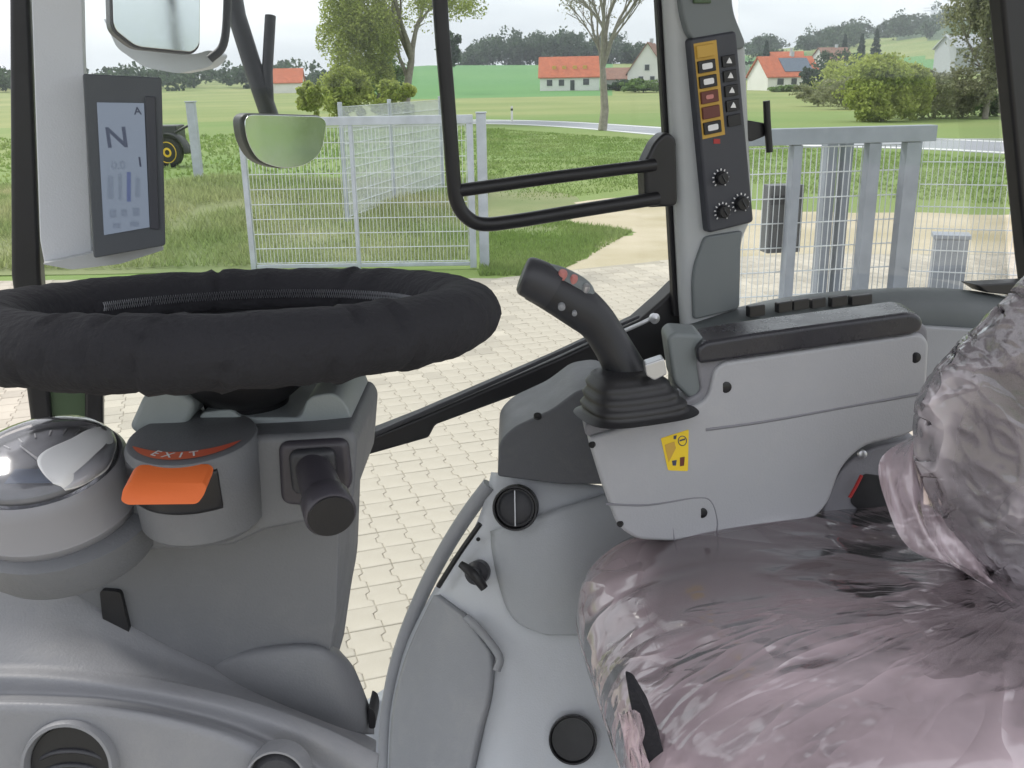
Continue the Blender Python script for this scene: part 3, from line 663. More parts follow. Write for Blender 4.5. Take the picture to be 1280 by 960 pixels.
# parked trailer wheel behind the display
p = G(214, 209); t = thing('farm_trailer', p, 'parked machine with yellow wheel half hidden by the display', 'trailer')
ax = Vector((-.25, -1, .0)).normalized(); c = p+Vector((0, 0, .48))
wl = lathe('wheel', [(.0, -.12), (.34, -.14), (.46, -.12), (.48, 0), (.46, .12), (.34, .14), (0, .12)], c, ax, 'tyre', t); lathe('rim', [(0, .02), (.1, .145), (.12, .13), (.3, .125), (.33, .155), (.345, .14), (.33, .0)], c, ax, 'rim', wl)
V = []; arc = [c+Vector((math.cos(R(k))*.62, .02, math.sin(R(k))*.62)) for k in range(-5, 150, 12)]
o = loft('mudguard', [[q+ax*.2 for q in arc], [q-ax*.2 for q in arc]], 'charcoal', t, nu=2, nv=2, thick=.04)
box('body', c+Vector((-.8, .5, .55)), (2.2, .9, .6), 'charcoal', t, None, .05); tube('drawbar', [c+Vector((.25, 0, .62)), c+Vector((.9, .3, .95))], .04, 'black', t)

# ================================================================== CAB
# ---------------- shell: pillars, rails, panes, roof, floor
cab = thing('tractor_cab', (0.1, 1.4, 1.3), 'tractor cab shell with black pillars, window panes and grey switch pillar', 'tractor cab')
def wplate(name, pts, off, th, m, parent=cab, bevel=.004, r=0):
    if r: pts = rnd(pts, r)
    return plate(name, wxs(pts, off), -WN*th, m, parent, bevel)
ap = wplate('front_pillar', [(11, -160), (31, -160), (51, 345), (66, 540), (110, 1000), (84, 1000), (40, 540), (14, 345)], .0, .06, 'black', bevel=.006)
wplate('pillar_panel', [(50, 400), (110, 400), (110, 560), (122, 760), (72, 760), (50, 560)], -.01, .02, 'hood', ap, .002)
wplate('pillar_strip', [(106, 400), (129, 400), (129, 560), (150, 1000), (127, 1000), (106, 560)], .0, .05, 'black', ap, .004)
wplate('window_pane', [(46, -260), (836, -260), (846, 400), (846, 700), (420, 1000), (80, 1000), (52, 345)], -.045, .005, 'glass', bevel=0)
wplate('window_pane', [(925, -260), (1228, -260), (1262, 345), (1262, 520), (925, 520)], -.045, .005, 'glass', bevel=0)
wplate('rear_pillar', [(1246, -80), (1340, -80), (1350, 420), (1296, 420), (1284, 320)], .02, .035, 'black', bevel=.008)
wplate('rear_ledge_corner', [(1220, 356), (1300, 352), (1300, 372), (1235, 366)], .05, .04, 'black', bevel=.003)
# lower window rail, thick at the switch pillar and slim towards the front
rl = wplate('window_rail', [(130, 690), (438, 556), (530, 520), (700, 447), (800, 400), (832, 372), (852, 352), (856, 440), (830, 452), (740, 468), (640, 497), (545, 532), (537, 548), (452, 572), (130, 712)], .0, .04, 'black', bevel=.006)
wplate('rail_seal', [(440, 553), (640, 466), (800, 394), (800, 398), (640, 471), (440, 559)], .006, .008, 'charcoal', rl, .002)
tube('latch_rod', wxs([(770, 418), (802, 404), (814, 398)], .02), .0035, 'metal', rl, seg=8); lathe('latch_knob', [(0, 0), (.008, .001), (.009, .008), (0, .012)], Wp(816, 397, .02), WN, 'metal', rl, seg=16)
roof = box('roof', Vector((.15, 1.25, 3.12)), (2.3, 1.5, .09), 'headliner', cab, Matrix.Rotation(R(20), 3, 'Z'), .03)
box('floor', Vector((.1, 1.0, 1.33)), (2.2, 1.25, .05), 'floor', cab, Matrix.Rotation(R(20), 3, 'Z'), .01)
# switch pillar (middle pillar trim)
sp = wplate('switch_pillar', [(826, -160), (902, -160), (916, 10), (935, 60), (944, 270), (932, 298), (926, 330), (926, 420), (858, 420), (855, 380), (844, 170)], .035, .03, 'pillar', bevel=.014)
wplate('pillar_gasket', [(812, -160), (819, -160), (838, 170), (850, 395), (843, 395), (831, 170)], .012, .012, 'black', sp, .002)
wplate('switch_head', rnd([(848, -160), (905, -160), (917, 15), (936, 62), (890, 62), (862, 48), (852, 10)], 14), .048, .05, 'pillardark', sp, .01)
wplate('lower_trim', rnd([(882, 296), (930, 288), (927, 300), (925, 386), (868, 400), (866, 340)], [6, 6, 14, 6, 6, 34]), .042, .05, 'pillardark', sp, .008)
wplate('display_edge', [(866, -30), (887, -30), (890, 4), (868, 4)], .053, .02, 'hood', sp, .002)
pn = wplate('switch_panel', rnd([(863, 48), (921, 38), (943, 278), (886, 292)], 6), .052, .04, 'panel', sp, .005)
def pq_(u, v_):   # place on the panel, u across 0..1, v down 0..1
    a = Vector((863, 48)).lerp(Vector((921, 38)), u); b = Vector((886, 292)).lerp(Vector((943, 278)), u); return a.lerp(b, v_)
def pquad(u0, v0, u1, v1): return [tuple(pq_(u0, v0)), tuple(pq_(u1, v0)), tuple(pq_(u1, v1)), tuple(pq_(u0, v1))]
wplate('amber_plate', pquad(.06, .03, .55, .52), .0526, .003, 'amber', pn, .0005)
for k in range(6):
    v0 = .045+k*.079
    key = wplate('key', pquad(.12, v0, .49, v0+.062), .0565, .006, 'amber' if k == 0 else ('brown' if k in (3, 4) else 'black'), pn, .001)
    if k in (1, 2, 5): wplate('key_symbol', rnd(pquad(.2, v0+.016, .42, v0+.046), 2), .0573, .001, 'white', key, 0)
    if k == 3: wplate('key_symbol', rnd(pquad(.22, v0+.02, .38, v0+.042), 2), .0573, .001, 'pink', key, 0)
for k in range(5):
    v0 = .12+k*.077
    key = wplate('key', pquad(.64, v0, .92, v0+.058), .0555, .005, 'black', pn, .001)
    if k < 4:
        a = pq_(.78, v0+.028); s = [(-3.4, 3.2), (3.6, 3.2), (2.2, -1), (.3, -4)]
        wplate('key_symbol', [(a.x+x_, a.y+y_) for x_, y_ in s], .0563, .001, 'white', key, 0)
c = pq_(.36, .545); wplate('warning_mark', [(c.x-4, c.y-3), (c.x+4, c.y-3), (c.x+4, c.y+3), (c.x-4, c.y+3)], .0528, .001, 'red', pn, 0)
for u, v_, s in ((.36, .735, 1), (.33, .905, 1), (.74, .885, 1.1)):
    c = pq_(u, v_); q = Wp(c.x, c.y, .053); ax = WN
    kn = lathe('dial', [(.010*s, 0), (.0098*s, .009), (.0085*s, .0105), (0, .011)], q, ax, 'black', pn, seg=24)
    bx = box('dial_pointer', q+ax*.0112, (.002, .003, .012*s), 'charcoal', kn, Matrix.Rotation(R(20), 3, 'Z')@Matrix.Rotation(R(-35), 3, 'Y'), 0)
    lst = []
    for j in range(11):
        a = R(-140+28*j); rr = .0135*s; dd = WD*math.sin(a)+Vector((0, 0, 1))*math.cos(a); lst.append((q+dd*rr+ax*.0006, dd*.0016, dd.cross(ax)*.0009, ax*.0006))
    v, f = boxes_mesh(lst); link('dial_scale', pyd('dial_scale', v, f), 'white', kn, smooth=False)
# hook on the pillar
hk = wplate('hook_arm', rnd([(934, 150), (958, 154), (958, 170), (938, 178), (932, 170)], 4), .03, .03, 'black', sp, .003)
tube('hook_bar', wxs([(958, 126), (959, 150), (962, 190)], .035), .0058, 'black', hk, seg=10)
# black bracket + grab frame
br = wplate('grab_bracket', rnd([(806, 205), (820, 176), (834, 164), (846, 172), (848, 258), (808, 260)], 8), .05, .03, 'black', bevel=.006)
gf = tube('grab_frame', spline(wxs([(546, -160), (550, 0), (560, 130), (567, 225), (571, 252), (582, 270), (602, 280), (640, 277), (720, 264), (822, 248)], .05), 8), .0105, 'black', cab, seg=14, up=WN)
tube('cross_bar', wxs([(568, 239), (690, 222), (818, 206)], .05), .0095, 'black', cab, seg=14, up=WN)
# rear ledge with its row of switches
def LY(px, py): return Wp(px, py, .10).y
rows = []
for dy, off in ((0, .0), (6, .03), (24, .06), (60, .07), (110, .08)):
    rows.append([Wp(x, y+dy, off+.02) for x, y in [(846, 408), (930, 382), (1000, 369), (1090, 361), (1180, 360), (1262, 372), (1330, 400)]])
ld = loft('rear_ledge', rows, 'ledge', cab, nu=8, nv=4, thick=.03)
wplate('ledge_lower_panel', [(1150, 408), (1340, 420), (1340, 520), (1150, 520)], .115, .02, 'lid', ld, .004)
for x, y, w_, h_ in [(947, 389, 20, 15), (982, 384, 18, 14), (1002, 381, 20, 14), (1024, 379, 18, 13), (1050, 377, 20, 14), (1078, 375, 26, 13)]:
    wplate('ledge_switch', rnd([(x-w_/2, y-h_/2+2), (x+w_/2, y-h_/2-1), (x+w_/2, y+h_/2-2), (x-w_/2, y+h_/2+1)], 2), .085, .012, 'black', ld, .003)

# ---------------- display on the front pillar
mon = thing('display_terminal', Wp(110, 320, .1), 'upright colour display in a pale housing on the front pillar showing N', 'display')
hz = plate('housing', [Wp(x, y, .07) for x, y in rnd([(34, -160), (100, -160), (104, 60), (116, 330), (56, 332), (50, 300)], 4)], -WN*.06, 'light', mon, .008)
plate('bracket_shelf', [Wp(x, y, .09) for x, y in rnd([(52, 330), (118, 316), (200, 304), (206, 312), (150, 330), (90, 337)], 4)], -WN*.1, 'pillar', mon, .005)
bz = plate('bezel', [Wp(x, y, .13) for x, y in rnd([(103, 92), (202, 97), (207, 307), (117, 323)], 4)], -WN*.05, 'monitor', mon, .006)
sc_ = plate('screen', [Wp(x, y, .1325) for x, y in [(121, 128), (180, 129), (187, 284), (130, 294)]], -WN*.01, 'screen', bz, 0)
plate('bezel_lip', [Wp(x, y, .1335) for x, y in [(181, 120), (194, 121), (199, 287), (188, 286)]], -WN*.008, 'panel', bz, .001)
def mq(px, py): return Wp(px, py, .1332)
UPZ = Vector((0, 0, 1))
text('screen_text', 'N', mq(146, 173), WD, UPZ, .033, 'lcdtext', sc_)
text('screen_text', '0.0', mq(148, 207), WD, UPZ, .013, 'inkgrey', sc_); text('screen_text', '1', mq(175, 203), WD, UPZ, .016, 'inktext', sc_); text('screen_text', 'A', mq(172, 139), WD, UPZ, .012, 'inktext', sc_)
for x, y0, y1, w_, mm in [(161, 215, 252, 5, 'inkblue'), (150, 217, 250, 4, 'inkgrey'), (138, 220, 248, 7, 'inkgrey'), (172, 222, 246, 5, 'inkgrey'), (141, 262, 272, 8, 'inkgrey'), (155, 262, 270, 7, 'inkgrey'), (170, 260, 270, 8, 'inkgrey'), (146, 279, 285, 9, 'inkgrey'), (168, 277, 283, 10, 'inkgrey')]:
    plate('screen_bar', [mq(x-w_/2, y0), mq(x+w_/2, y0), mq(x+w_/2, y1), mq(x-w_/2, y1)], -WN*.0003, mm, sc_, 0)

# ---------------- mirrors outside the right window
def mirror(name, px_out, Y, label, arm, shell, tilt, vec):
    pts = pxs(px_out, Y); c = sum(pts, Vector())/len(pts); t = thing(name, c, label, 'mirror')
    n = tilt.normalized()
    pts = [CAMP+(p-CAMP)*((c-CAMP).dot(n)/(p-CAMP).dot(n)) for p in pts]   # the glass lies in its own tilted plane
    hs = plate('housing', [c+(p-c)*1.05 - n*.004 for p in pts], -n*.05, shell, t, .012)
    plate('mirror_glass', pts, n*.002, 'mirror', hs, .001)
    for i, (ap_, r) in enumerate(arm): tube('arm', ap_, r, shell, t, seg=12)
    return t
mirror('wide_angle_mirror', rnd([(304, 143), (409, 146), (402, 190), (382, 207), (352, 211), (322, 201), (308, 176)], 14), 2.1, 'rounded wide angle mirror hanging outside the right window', [([P(282, -60, 2.2), P(296, 20, 2.2), P(318, 90, 2.17), P(338, 148, 2.15)], .02), ([P(338, 20, 2.2), P(334, 90, 2.17), P(336, 140, 2.15)], .012)], 'charcoal', Vector((.85, -1, .0)), None)
mirror('main_mirror', rnd([(137, -120), (251, -120), (249, 56), (240, 65), (170, 58), (142, 36)], 10), 1.9, 'large black rimmed mirror at the top left outside the window', [(spline([P(262, 74, 1.97), P(279, 56, 1.98), P(284, 10, 2.0), P(284, -60, 2.0)], 6), .008)], 'charcoal', Vector((.62, -1, -.015)), None)

mo = bpy.data.objects['main_mirror']
plate('mirror_shell', pxs(rnd([(128, 20), (140, 44), (172, 63), (244, 68), (262, 62), (276, 68), (262, 84), (222, 92), (180, 84), (146, 60)], 8), 1.98), AWAY*.06, 'light', mo, .008)
# ---------------- lower dash
dash = thing('dashboard', P(200, 960, .8), 'grey curved lower dashboard with two round air vents', 'dashboard')
X0 = [(-90, 672), (-10, 690), (60, 715), (130, 756), (215, 806), (300, 846), (390, 886), (470, 926)]
X1 = [(-90, 832), (-10, 833), (60, 835), (140, 843), (220, 855), (310, 876), (400, 908), (474, 944)]
X2 = [(-90, 846), (-10, 846), (60, 848), (140, 856), (220, 869), (305, 890), (390, 924), (470, 972)]
X3 = [(-90, 868), (-10, 867), (60, 868), (135, 873), (210, 885), (300, 909), (384, 950), (462, 1010)]
X4 = [(-90, 884), (-10, 883), (60, 884), (135, 889), (207, 901), (292, 926), (372, 970), (450, 1030)]
X5 = [(-90, 1080), (-10, 1080), (60, 1080), (135, 1080), (207, 1080), (285, 1080), (360, 1080), (430, 1090)]
rows = [pxs([(a[0]-4, a[1]-3) for a in X0], .862), pxs(X0, .838), pxs([(a[0], a[1]*.5+b[1]*.5) for a, b in zip(X0, X1)], .812), pxs([(a[0], a[1]*.12+b[1]*.88) for a, b in zip(X0, X1)], .782), pxs(X1, .772), pxs(X2, .757), pxs(X3, .752), pxs([(a[0], a[1]*.55+b[1]*.45) for a, b in zip(X3, X4)], .735), pxs(X4, .722), pxs([(a[0], a[1]*.8+b[1]*.2) for a, b in zip(X4, X5)], .716), pxs(X5, .70)]
dp = loft('dash_panel', rows, 'dash', dash, nu=24, nv=14, thick=.012)
def cut_round(o, c, ax, r):
    bb = bmesh.new(); bb.from_mesh(o.data); off = o.parent.location; ax = ax.normalized()
    def q(f): d = f.calc_center_median()+off-c; return d.length < r*1.6 and (d-ax*d.dot(ax)).length < r
    bmesh.ops.delete(bb, geom=[f for f in bb.faces if q(f)], context='FACES'); bb.to_mesh(o.data); bb.free()
def vent(c, r, parent, ring='silver', slats=3, ax=None):
    ax = ax or Vector((0, -1, .25)).normalized(); x, y, z = frame(ax)
    vt = lathe('air_vent', [(r*1.06, -.02), (r*1.08, .001), (r*1.04, .005), (r*.97, .005), (r*.93, -.002), (r*.90, -.02), (r*.9, -.022)], c, ax, ring, parent, seg=48)
    lathe('vent_bowl', [(r*.9, -.003), (r*.85, -.018), (r*.5, -.019), (0, -.019)], c, ax, 'black', vt, seg=48)
    return vt, x, y, z
c = P(86, 958, .706); vt, x, y, z = vent(c, .0385, dash, 'dash'); cut_round(dp, c, z, .0385)
for k in (-.25, .2, .6):
    pts = [c+x*(.036*math.cos(a))*.9*(1-abs(k)*.2)+y*(.036*(-k*.8)+.016*math.sin(a)-.010)+z*(-.008+.006*math.sin(a)) for a in [math.pi*j/14 for j in range(15)]]
    tube('vent_vane', pts, .0026, 'charcoal', vt, seg=8, flat=.8)
c = P(346, 974, .706); vt, x, y, z = vent(c, .0262, dash, 'dash'); cut_round(dp, c, z, .0262)
lathe('vent_flap', [(0, .004), (.018, .002), (.024, -.004), (.024, -.006)], c, z, 'charcoal', vt, seg=32)
# floor trim between dash and side console
plate('footwell_trim', pxs(rnd([(430, 905), (460, 885), (500, 860), (520, 1100), (400, 1100)], 10), 1.33), AWAY*.03, 'light', dash, .006)

# ---------------- steering column
colm = thing('steering_column', P(300, 800, .9), 'dark grey steering column with orange lever, stalk and instrument pod', 'steering column')
plate('column_body', pxs(rnd([(92, 640), (425, 640), (421, 770), (413, 812), (400, 905), (272, 880), (120, 852), (92, 758)], [4, 4, 20, 10, 20, 30, 20, 10]), .832), AWAY*.14, 'column', colm, .012)
plate('gap_shadow', pxs(rnd([(124, 738), (150, 740), (162, 790), (150, 815), (128, 775)], 6), .826), AWAY*.03, 'black', colm, .002)  # black plate set in as the shade of the gap
rows = [pxs([(a, b_) for a, b_, d in r], lambda x, y, r=r: float(np.interp(x, [q[0] for q in r], [q[2] for q in r]))) for r in (
 [(256, 822, .85), (300, 808, .845), (345, 803, .84), (386, 802, .84), (412, 806, .85), (424, 812, .872)],
 [(256, 836, .835), (304, 820, .826), (352, 812, .822), (398, 812, .822), (428, 824, .838), (442, 834, .866)],
 [(258, 858, .83), (312, 846, .818), (364, 842, .812), (412, 846, .816), (444, 862, .834), (458, 872, .862)],
 [(262, 886, .83), (320, 878, .818), (376, 878, .812), (424, 884, .816), (454, 894, .836), (467, 898, .86)],
 [(266, 920, .835), (328, 916, .826), (384, 916, .822), (432, 918, .826), (456, 918, .842), (468, 918, .86)])]
loft('column_foot', rows, 'column', colm, nu=6, nv=6, thick=.03)
plate('foot_end_cap', pxs(rnd([(460, 884), (467, 888), (470, 897), (469, 911), (461, 911)], 3), .838), AWAY*.03, 'black', colm, .002)
tube('column_edge_seal', pxs([(418, 650), (417, 720), (413, 800)], .90), .004, 'black', colm, seg=8)
# head of the column
plate('column_head', pxs(rnd([(176, 566), (238, 550), (385, 543), (436, 538), (446, 552), (440, 636), (400, 652), (330, 664), (290, 684), (180, 690), (160, 640)], [10, 14, 10, 16, 8, 14, 10, 14, 10, 10, 10]), .775), AWAY*.15, 'column', colm, .014, 4)
plate('column_shoulder', pxs(rnd([(246, 540), (250, 516), (290, 512), (300, 522), (376, 522), (384, 496), (420, 490), (438, 514), (444, 548), (380, 556), (240, 558)], [8, 8, 6, 8, 8, 14, 20, 16, 8, 8, 8]), .81), AWAY*.11, 'ear', colm, .016, 4)
plate('tilt_grip', pxs(rnd([(172, 545), (160, 535), (178, 495), (195, 486), (226, 490), (243, 505), (238, 525), (216, 548), (190, 566)], 12), .80), AWAY*.08, 'ear', colm, .016, 4)
# round switch housing with the orange lever
UP = Vector((0, -.10, 1)).normalized()
cy = P(240, 544, .775); hgtc = .083
sh = lathe('switch_housing', [(.0, -hgtc), (.048, -hgtc), (.0535, -hgtc+.006), (.0560, -.006), (.0535, -.001), (.051, 0), (0, .001)], cy, UP, 'column', colm, seg=64)
xx, yy, zz = frame(UP)
def on_cyl(deg, h, r=.0565): a = R(deg); return cy+(xx*math.sin(a)-yy*math.cos(a))*r+zz*h
# printed strip on the top rim (curved)
st = []; 
for q in range(25):
    a = -62+q*5.6; k = math.sin(math.pi*q/24)**.6*.0075; st.append((a, k))
v = []; 
for a, k in st:
    aa = R(a); dd = xx*math.sin(aa)-yy*math.cos(aa); v += [cy+dd*(.0485)+zz*.0018, cy+dd*(.0485-.014*math.sin(math.pi*(a+62)/134.4)**.7)+zz*.0018]
me = pyd('label_strip', v, [[2*i, 2*i+2, 2*i+3, 2*i+1] for i in range(24)]); fixn(me); ls = link('label_strip', me, 'strip', sh, smooth=False)
for ch, a in zip('EXIT', (-26, -10, 5, 19)):
    aa = R(a); dd = xx*math.sin(aa)-yy*math.cos(aa); text('label_text', ch, cy+dd*.0418+zz*.0022, xx*math.cos(aa)+yy*math.sin(aa), -dd, .0125, 'white', ls)
rows = []
for h in (-.046, -.042, -.012, -.008): rows.append([on_cyl(a, h, .0573 if h in (-.042, -.012) else .0555) for a in (-62, -50, -30, -10, 10, 28, 36)])
loft('lever_slot', rows, 'black', sh, nu=5, nv=3, thick=.003, smoothrows=False)
plate('orange_lever', pxs(rnd([(151, 626), (154, 610), (163, 603), (252, 602), (258, 607), (256, 617), (247, 630), (159, 631)], [4, 10, 8, 6, 6, 12, 6, 6]), lambda x, y: .715-.0005*(y-580)), Vector((0, .022, .006)), 'orange', colm, .005, 4)
# stalk
plate('stalk_base', pxs(rnd([(346, 555), (434, 550), (440, 612), (402, 636), (350, 632)], 14), .768), AWAY*.02, 'stalkbase', colm, .006)
plate('stalk_boot', pxs(rnd([(358, 566), (418, 562), (420, 612), (364, 622)], 14), .760), AWAY*.02, 'charcoal', colm, .008)
a, b = P(392, 586, .765), P(414, 645, .70); k = (b-a).normalized()
sk = tube('stalk', [a, a.lerp(b, .25), a.lerp(b, .6), a.lerp(b, .63), a.lerp(b, .7), b-k*.002, b], [.0155, .0165, .0175, .0175, .0205, .021, .0195], 'stalkbase', colm, seg=32)
lathe('stalk_cap', [(.0188, 0), (.0184, .0012), (0, .0016)], b, k, 'black', sk, seg=32)
# instrument pod
cp = P(52, 577, .77); UPI = Vector((0, -.24, 1)).normalized()
pod = lathe('instrument_pod', [(.0, -.062), (.060, -.062), (.0690, -.054), (.0712, -.045), (.0702, -.043), (.0700, -.014), (.0690, -.006), (.0655, -.001), (.0642, -.002), (.062, -.004), (0, -.006)], cp, UPI, 'silver', colm, seg=72)
lathe('pod_base', [(.0, -.092), (.072, -.092), (.079, -.082), (.0805, -.056), (.0735, -.0525), (.0, -.0525)], cp+Vector((.006, 0, 0)), UPI, 'column', colm, seg=72)
lathe('gauge_face', [(.061, -.0035), (.058, -.0030), (0, -.0028)], cp, UPI, 'gauge', pod, seg=48)
xi, yi, zi = frame(UPI)
lst = []
for j in range(19):
    a = R(-130+j*14.4); dd = xi*math.sin(a)+yi*math.cos(a); lst.append((cp+dd*.05+zi*-.0022, dd*.004, dd.cross(zi)*.0006, zi*.0004))
v, f = boxes_mesh(lst); link('gauge_scale', pyd('gauge_scale', v, f), 'white', pod, smooth=False)
plate('gauge_window', [cp+xi*a+yi*b+zi*-.0022 for a, b in ((-.02, -.028), (.02, -.028), (.02, -.008), (-.02, -.008))], zi*.0006, 'inkgrey', pod, 0)
tube('gauge_needle', [cp+zi*-.001, cp+xi*-.03+yi*.026+zi*-.001], [.0014, .0006], 'white', pod, seg=6)
lathe('dome_lens', [(.0628, -.003), (.0615, .006), (.056, .012), (.042, .0165), (.022, .019), (0, .0195)], cp, UPI, 'lens', pod, seg=64, sharp=None)
# scrap of white protective film stuck on the dome
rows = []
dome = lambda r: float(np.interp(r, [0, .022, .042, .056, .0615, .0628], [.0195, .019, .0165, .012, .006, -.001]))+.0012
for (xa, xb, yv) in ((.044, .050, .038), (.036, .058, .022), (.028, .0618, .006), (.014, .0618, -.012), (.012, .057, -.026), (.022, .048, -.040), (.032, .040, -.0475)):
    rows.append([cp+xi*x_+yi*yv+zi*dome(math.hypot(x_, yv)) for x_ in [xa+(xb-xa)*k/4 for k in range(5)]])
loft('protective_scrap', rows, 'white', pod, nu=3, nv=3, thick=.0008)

# ---------------- steering wheel with its padded cover
whl = thing('steering_wheel', P(298, 412, .85), 'steering wheel wrapped in a black elastic fabric cover', 'steering wheel')
WC = P(299, 396, .85); WU = Vector((.0, math.sin(R(6.0)), math.cos(R(6.0)))); wx, wy, wz = frame(WU)
RR, rt = .2035, .0325; NU, NV = 220, 30; v = []; f = []
for i in range(NU):
    a = 2*math.pi*i/NU; dd = wx*math.cos(a)+wy*math.sin(a)
    for j in range(NV):
        b = 2*math.pi*j/NV; q = Vector((math.cos(a)*3, math.sin(a)*3, 0))
        wr = noise.noise(Vector((math.cos(a)*9+b*.35, math.sin(a)*9, b*.5)))*.0024
        wr += noise.noise(Vector((math.cos(a)*34+b*.5, math.sin(a)*34, b*.8)))*.0012*(1 if math.sin(b) < .2 else .5)
        for s0, sl in ((4.02, .25), (4.32, -.16), (4.63, .2), (4.85, .35), (5.3, -.2), (5.55, .1), (3.7, .2), (1.2, .1), (2.0, .2)):
            u_ = a-s0-sl*(b-3.9)*.12; wr -= .0048*math.exp(-(u_/.009)**2); wr += .002*math.exp(-((u_-.03)/.02)**2)
        if math.sin(b) < -.6: wr += .0016*math.sin(a*46+noise.noise(q)*8)*(-math.sin(b)-.6)
        r_ = rt+wr; v.append(WC+dd*(RR+math.cos(b)*r_*1.03)+WU*(math.sin(b)*r_*.86))
f = [[i*NV+j, ((i+1) % NU)*NV+j, ((i+1) % NU)*NV+(j+1) % NV, i*NV+(j+1) % NV] for i in range(NU) for j in range(NV)]
me = pyd('rim_cover', v, f); fixn(me); link('rim_cover', me, 'cloth', whl, sharp=None)
lathe('hub_plate', [(.0, -.034), (.10, -.032), (.178, -.018), (.176, -.012), (.10, -.022), (.05, -.014), (.03, -.012), (0, -.012)], WC, WU, 'black', whl, seg=64)
for ph_ in (0, 1):
  zz_ = []
  for i in range(150):
    a = R(28+i*.85); b = R(180+(-9 if i % 2 == ph_ else 8)); dd = wx*math.cos(a)+wy*math.sin(a); zz_.append(WC+dd*(RR+math.cos(b)*(rt+.0016)*1.03)+WU*(math.sin(b)*(rt+.001)*.86+.003))
  tube('elastic_stitching', zz_, .0005, 'lid', whl, seg=4)
rows = [[WC+wx*(.05+.014*i)+wy*(-.065-.022*j+.010*i)+WU*(.004+.003*math.sin(i*1.1)) for i in range(4)] for j in range(2)]
loft('care_tag', rows, 'silver', whl, nu=3, nv=2, thick=.001)
bs = P(310, 505, .85)
lathe('steering_boss', [(.0, 0), (.030, 0), (.034, .008), (.038, .012), (.040, .022), (.056, .036), (.062, .05), (0, .05)], P(310, 521, .855), (WC-P(310, 521, .855)), 'black', whl, seg=40)

# ---------------- side console by the right window
def SY(px, py): return 1.30-.00050*(py-600)+.14*max(0, (640-px)/160)**2*(1 if px < 640 else 0)-.03*math.exp(-((px-690)/90)**2-((py-650)/90)**2)
sc2 = thing('side_console', P(640, 960, 1.25), 'pale grey side console with round vent, cap and storage lid', 'console')
def span(name, rows, m, parent, dfn, thick, cols=9, off=0, nv=4):
    rr = [[P(xl+(xr-xl)*j/(cols-1), yl+(yr-yl)*j/(cols-1), dfn(xl+(xr-xl)*j/(cols-1), yl+(yr-yl)*j/(cols-1))-off) for j in range(cols)] for (xl, yl, xr, yr) in rows]
    return loft(name, rr, m, parent, nu=3, nv=nv, thick=thick)
body = span('console_body', [(614, 590, 860, 620), (606, 625, 860, 660), (590, 665, 860, 700), (562, 705, 860, 740), (535, 750, 860, 790), (508, 805, 860, 840), (490, 860, 860, 890), (484, 920, 860, 940), (482, 1080, 860, 1080)], 'light', sc2, SY, .02)
# raised rounded vent tower and the saddle below it
span('vent_tower', [(613, 664, 790, 606), (615, 690, 792, 640), (622, 725, 795, 690), (634, 762, 800, 745), (652, 782, 800, 780), (684, 794, 800, 795)], 'tower', sc2, lambda x, y: SY(x, y)+.012*((x-705)/90)**2, .012, off=.014)
tube('console_edge', pxs([(612, 606), (585, 642), (556, 688), (528, 742), (503, 805), (488, 866), (482, 930), (480, 1080)], lambda x, y: SY(x, y)+.005), .014, 'lid', sc2, seg=16, sp=6, flat=.8)
tube('console_slot', pxs([(600, 655), (574, 692), (548, 733)], lambda x, y: SY(x, y)-.022), .004, 'black', sc2, seg=8, sp=3)
ld2 = span('storage_lid', [(542, 744, 575, 768), (528, 772, 588, 781), (515, 800, 602, 800), (503, 832, 614, 822), (493, 870, 611, 870), (488, 910, 600, 910), (486, 960, 588, 960), (485, 1080, 560, 1080)], 'lid', sc2, SY, .014, off=.016)
tube('lid_grip', pxs([(583, 772), (600, 788), (624, 820), (621, 838)], lambda x, y: SY(x, y)-.02), .006, 'lid', ld2, seg=10, sp=4)
# cap
plate('console_cap', pxs(rnd([(622, 596), (624, 552), (642, 534), (690, 512), (722, 488), (760, 482), (800, 520), (800, 606), (700, 606)], [4, 18, 20, 10, 10, 20, 10, 10, 10]), 1.24), AWAY*.14, 'dashdark', sc2, .022, 4)
plate('cap_top', pxs(rnd([(640, 532), (690, 508), (725, 482), (775, 500), (775, 585), (735, 574), (712, 548), (690, 536)], 10), 1.255), AWAY*.10, 'column', sc2, .014, 4)
lathe('screw', [(.006, 0), (.0055, .003), (0, .003)], P(672, 521, 1.235), Vector((0, -.5, 1)), 'screw', sc2, seg=14)
c = P(644, 635, SY(644, 635)-.022); axv = Vector((-.12, -1, .32)).normalized(); vt, x, y, z = vent(c, .0300, sc2, 'black', ax=axv)
lathe('vent_shutter', [(0, .001), (.020, 0), (.026, -.004), (.026, -.008)], c, axv, 'charcoal', vt, seg=36)
tube('vent_divider', [c+y*.025+z*.003, c-y*.025+z*.003], .0011, 'metal', vt, seg=6)
c = P(716, 925, SY(716, 925)-.012); hl = lathe('round_socket', [(.033, -.01), (.0335, .001), (.0325, .002), (.031, .0015), (.029, -.004), (0, -.005)], c, Vector((-.05, -1, .45)), 'black', sc2, seg=40)
c = P(596, 716, SY(596, 716)-.02); axk = Vector((-.2, -1, .4)).normalized(); kb = lathe('rotary_knob', [(.017, -.02), (.017, .004), (.014, .007), (.010, .010), (.009, .022), (0, .023)], c, axk, 'charcoal', sc2, seg=28)
x, y, z = frame(axk); tube('knob_wing', [c-x*.02+y*.014+z*.015, c+z*.019, c+x*.014-y*.02+z*.015], [.005, .008, .006], 'black', kb, seg=10, sp=4)
lathe('screw', [(.003, 0), (.003, .002), (0, .002)], P(598, 674, SY(598, 674)-.004), axk, 'screw', sc2, seg=12)

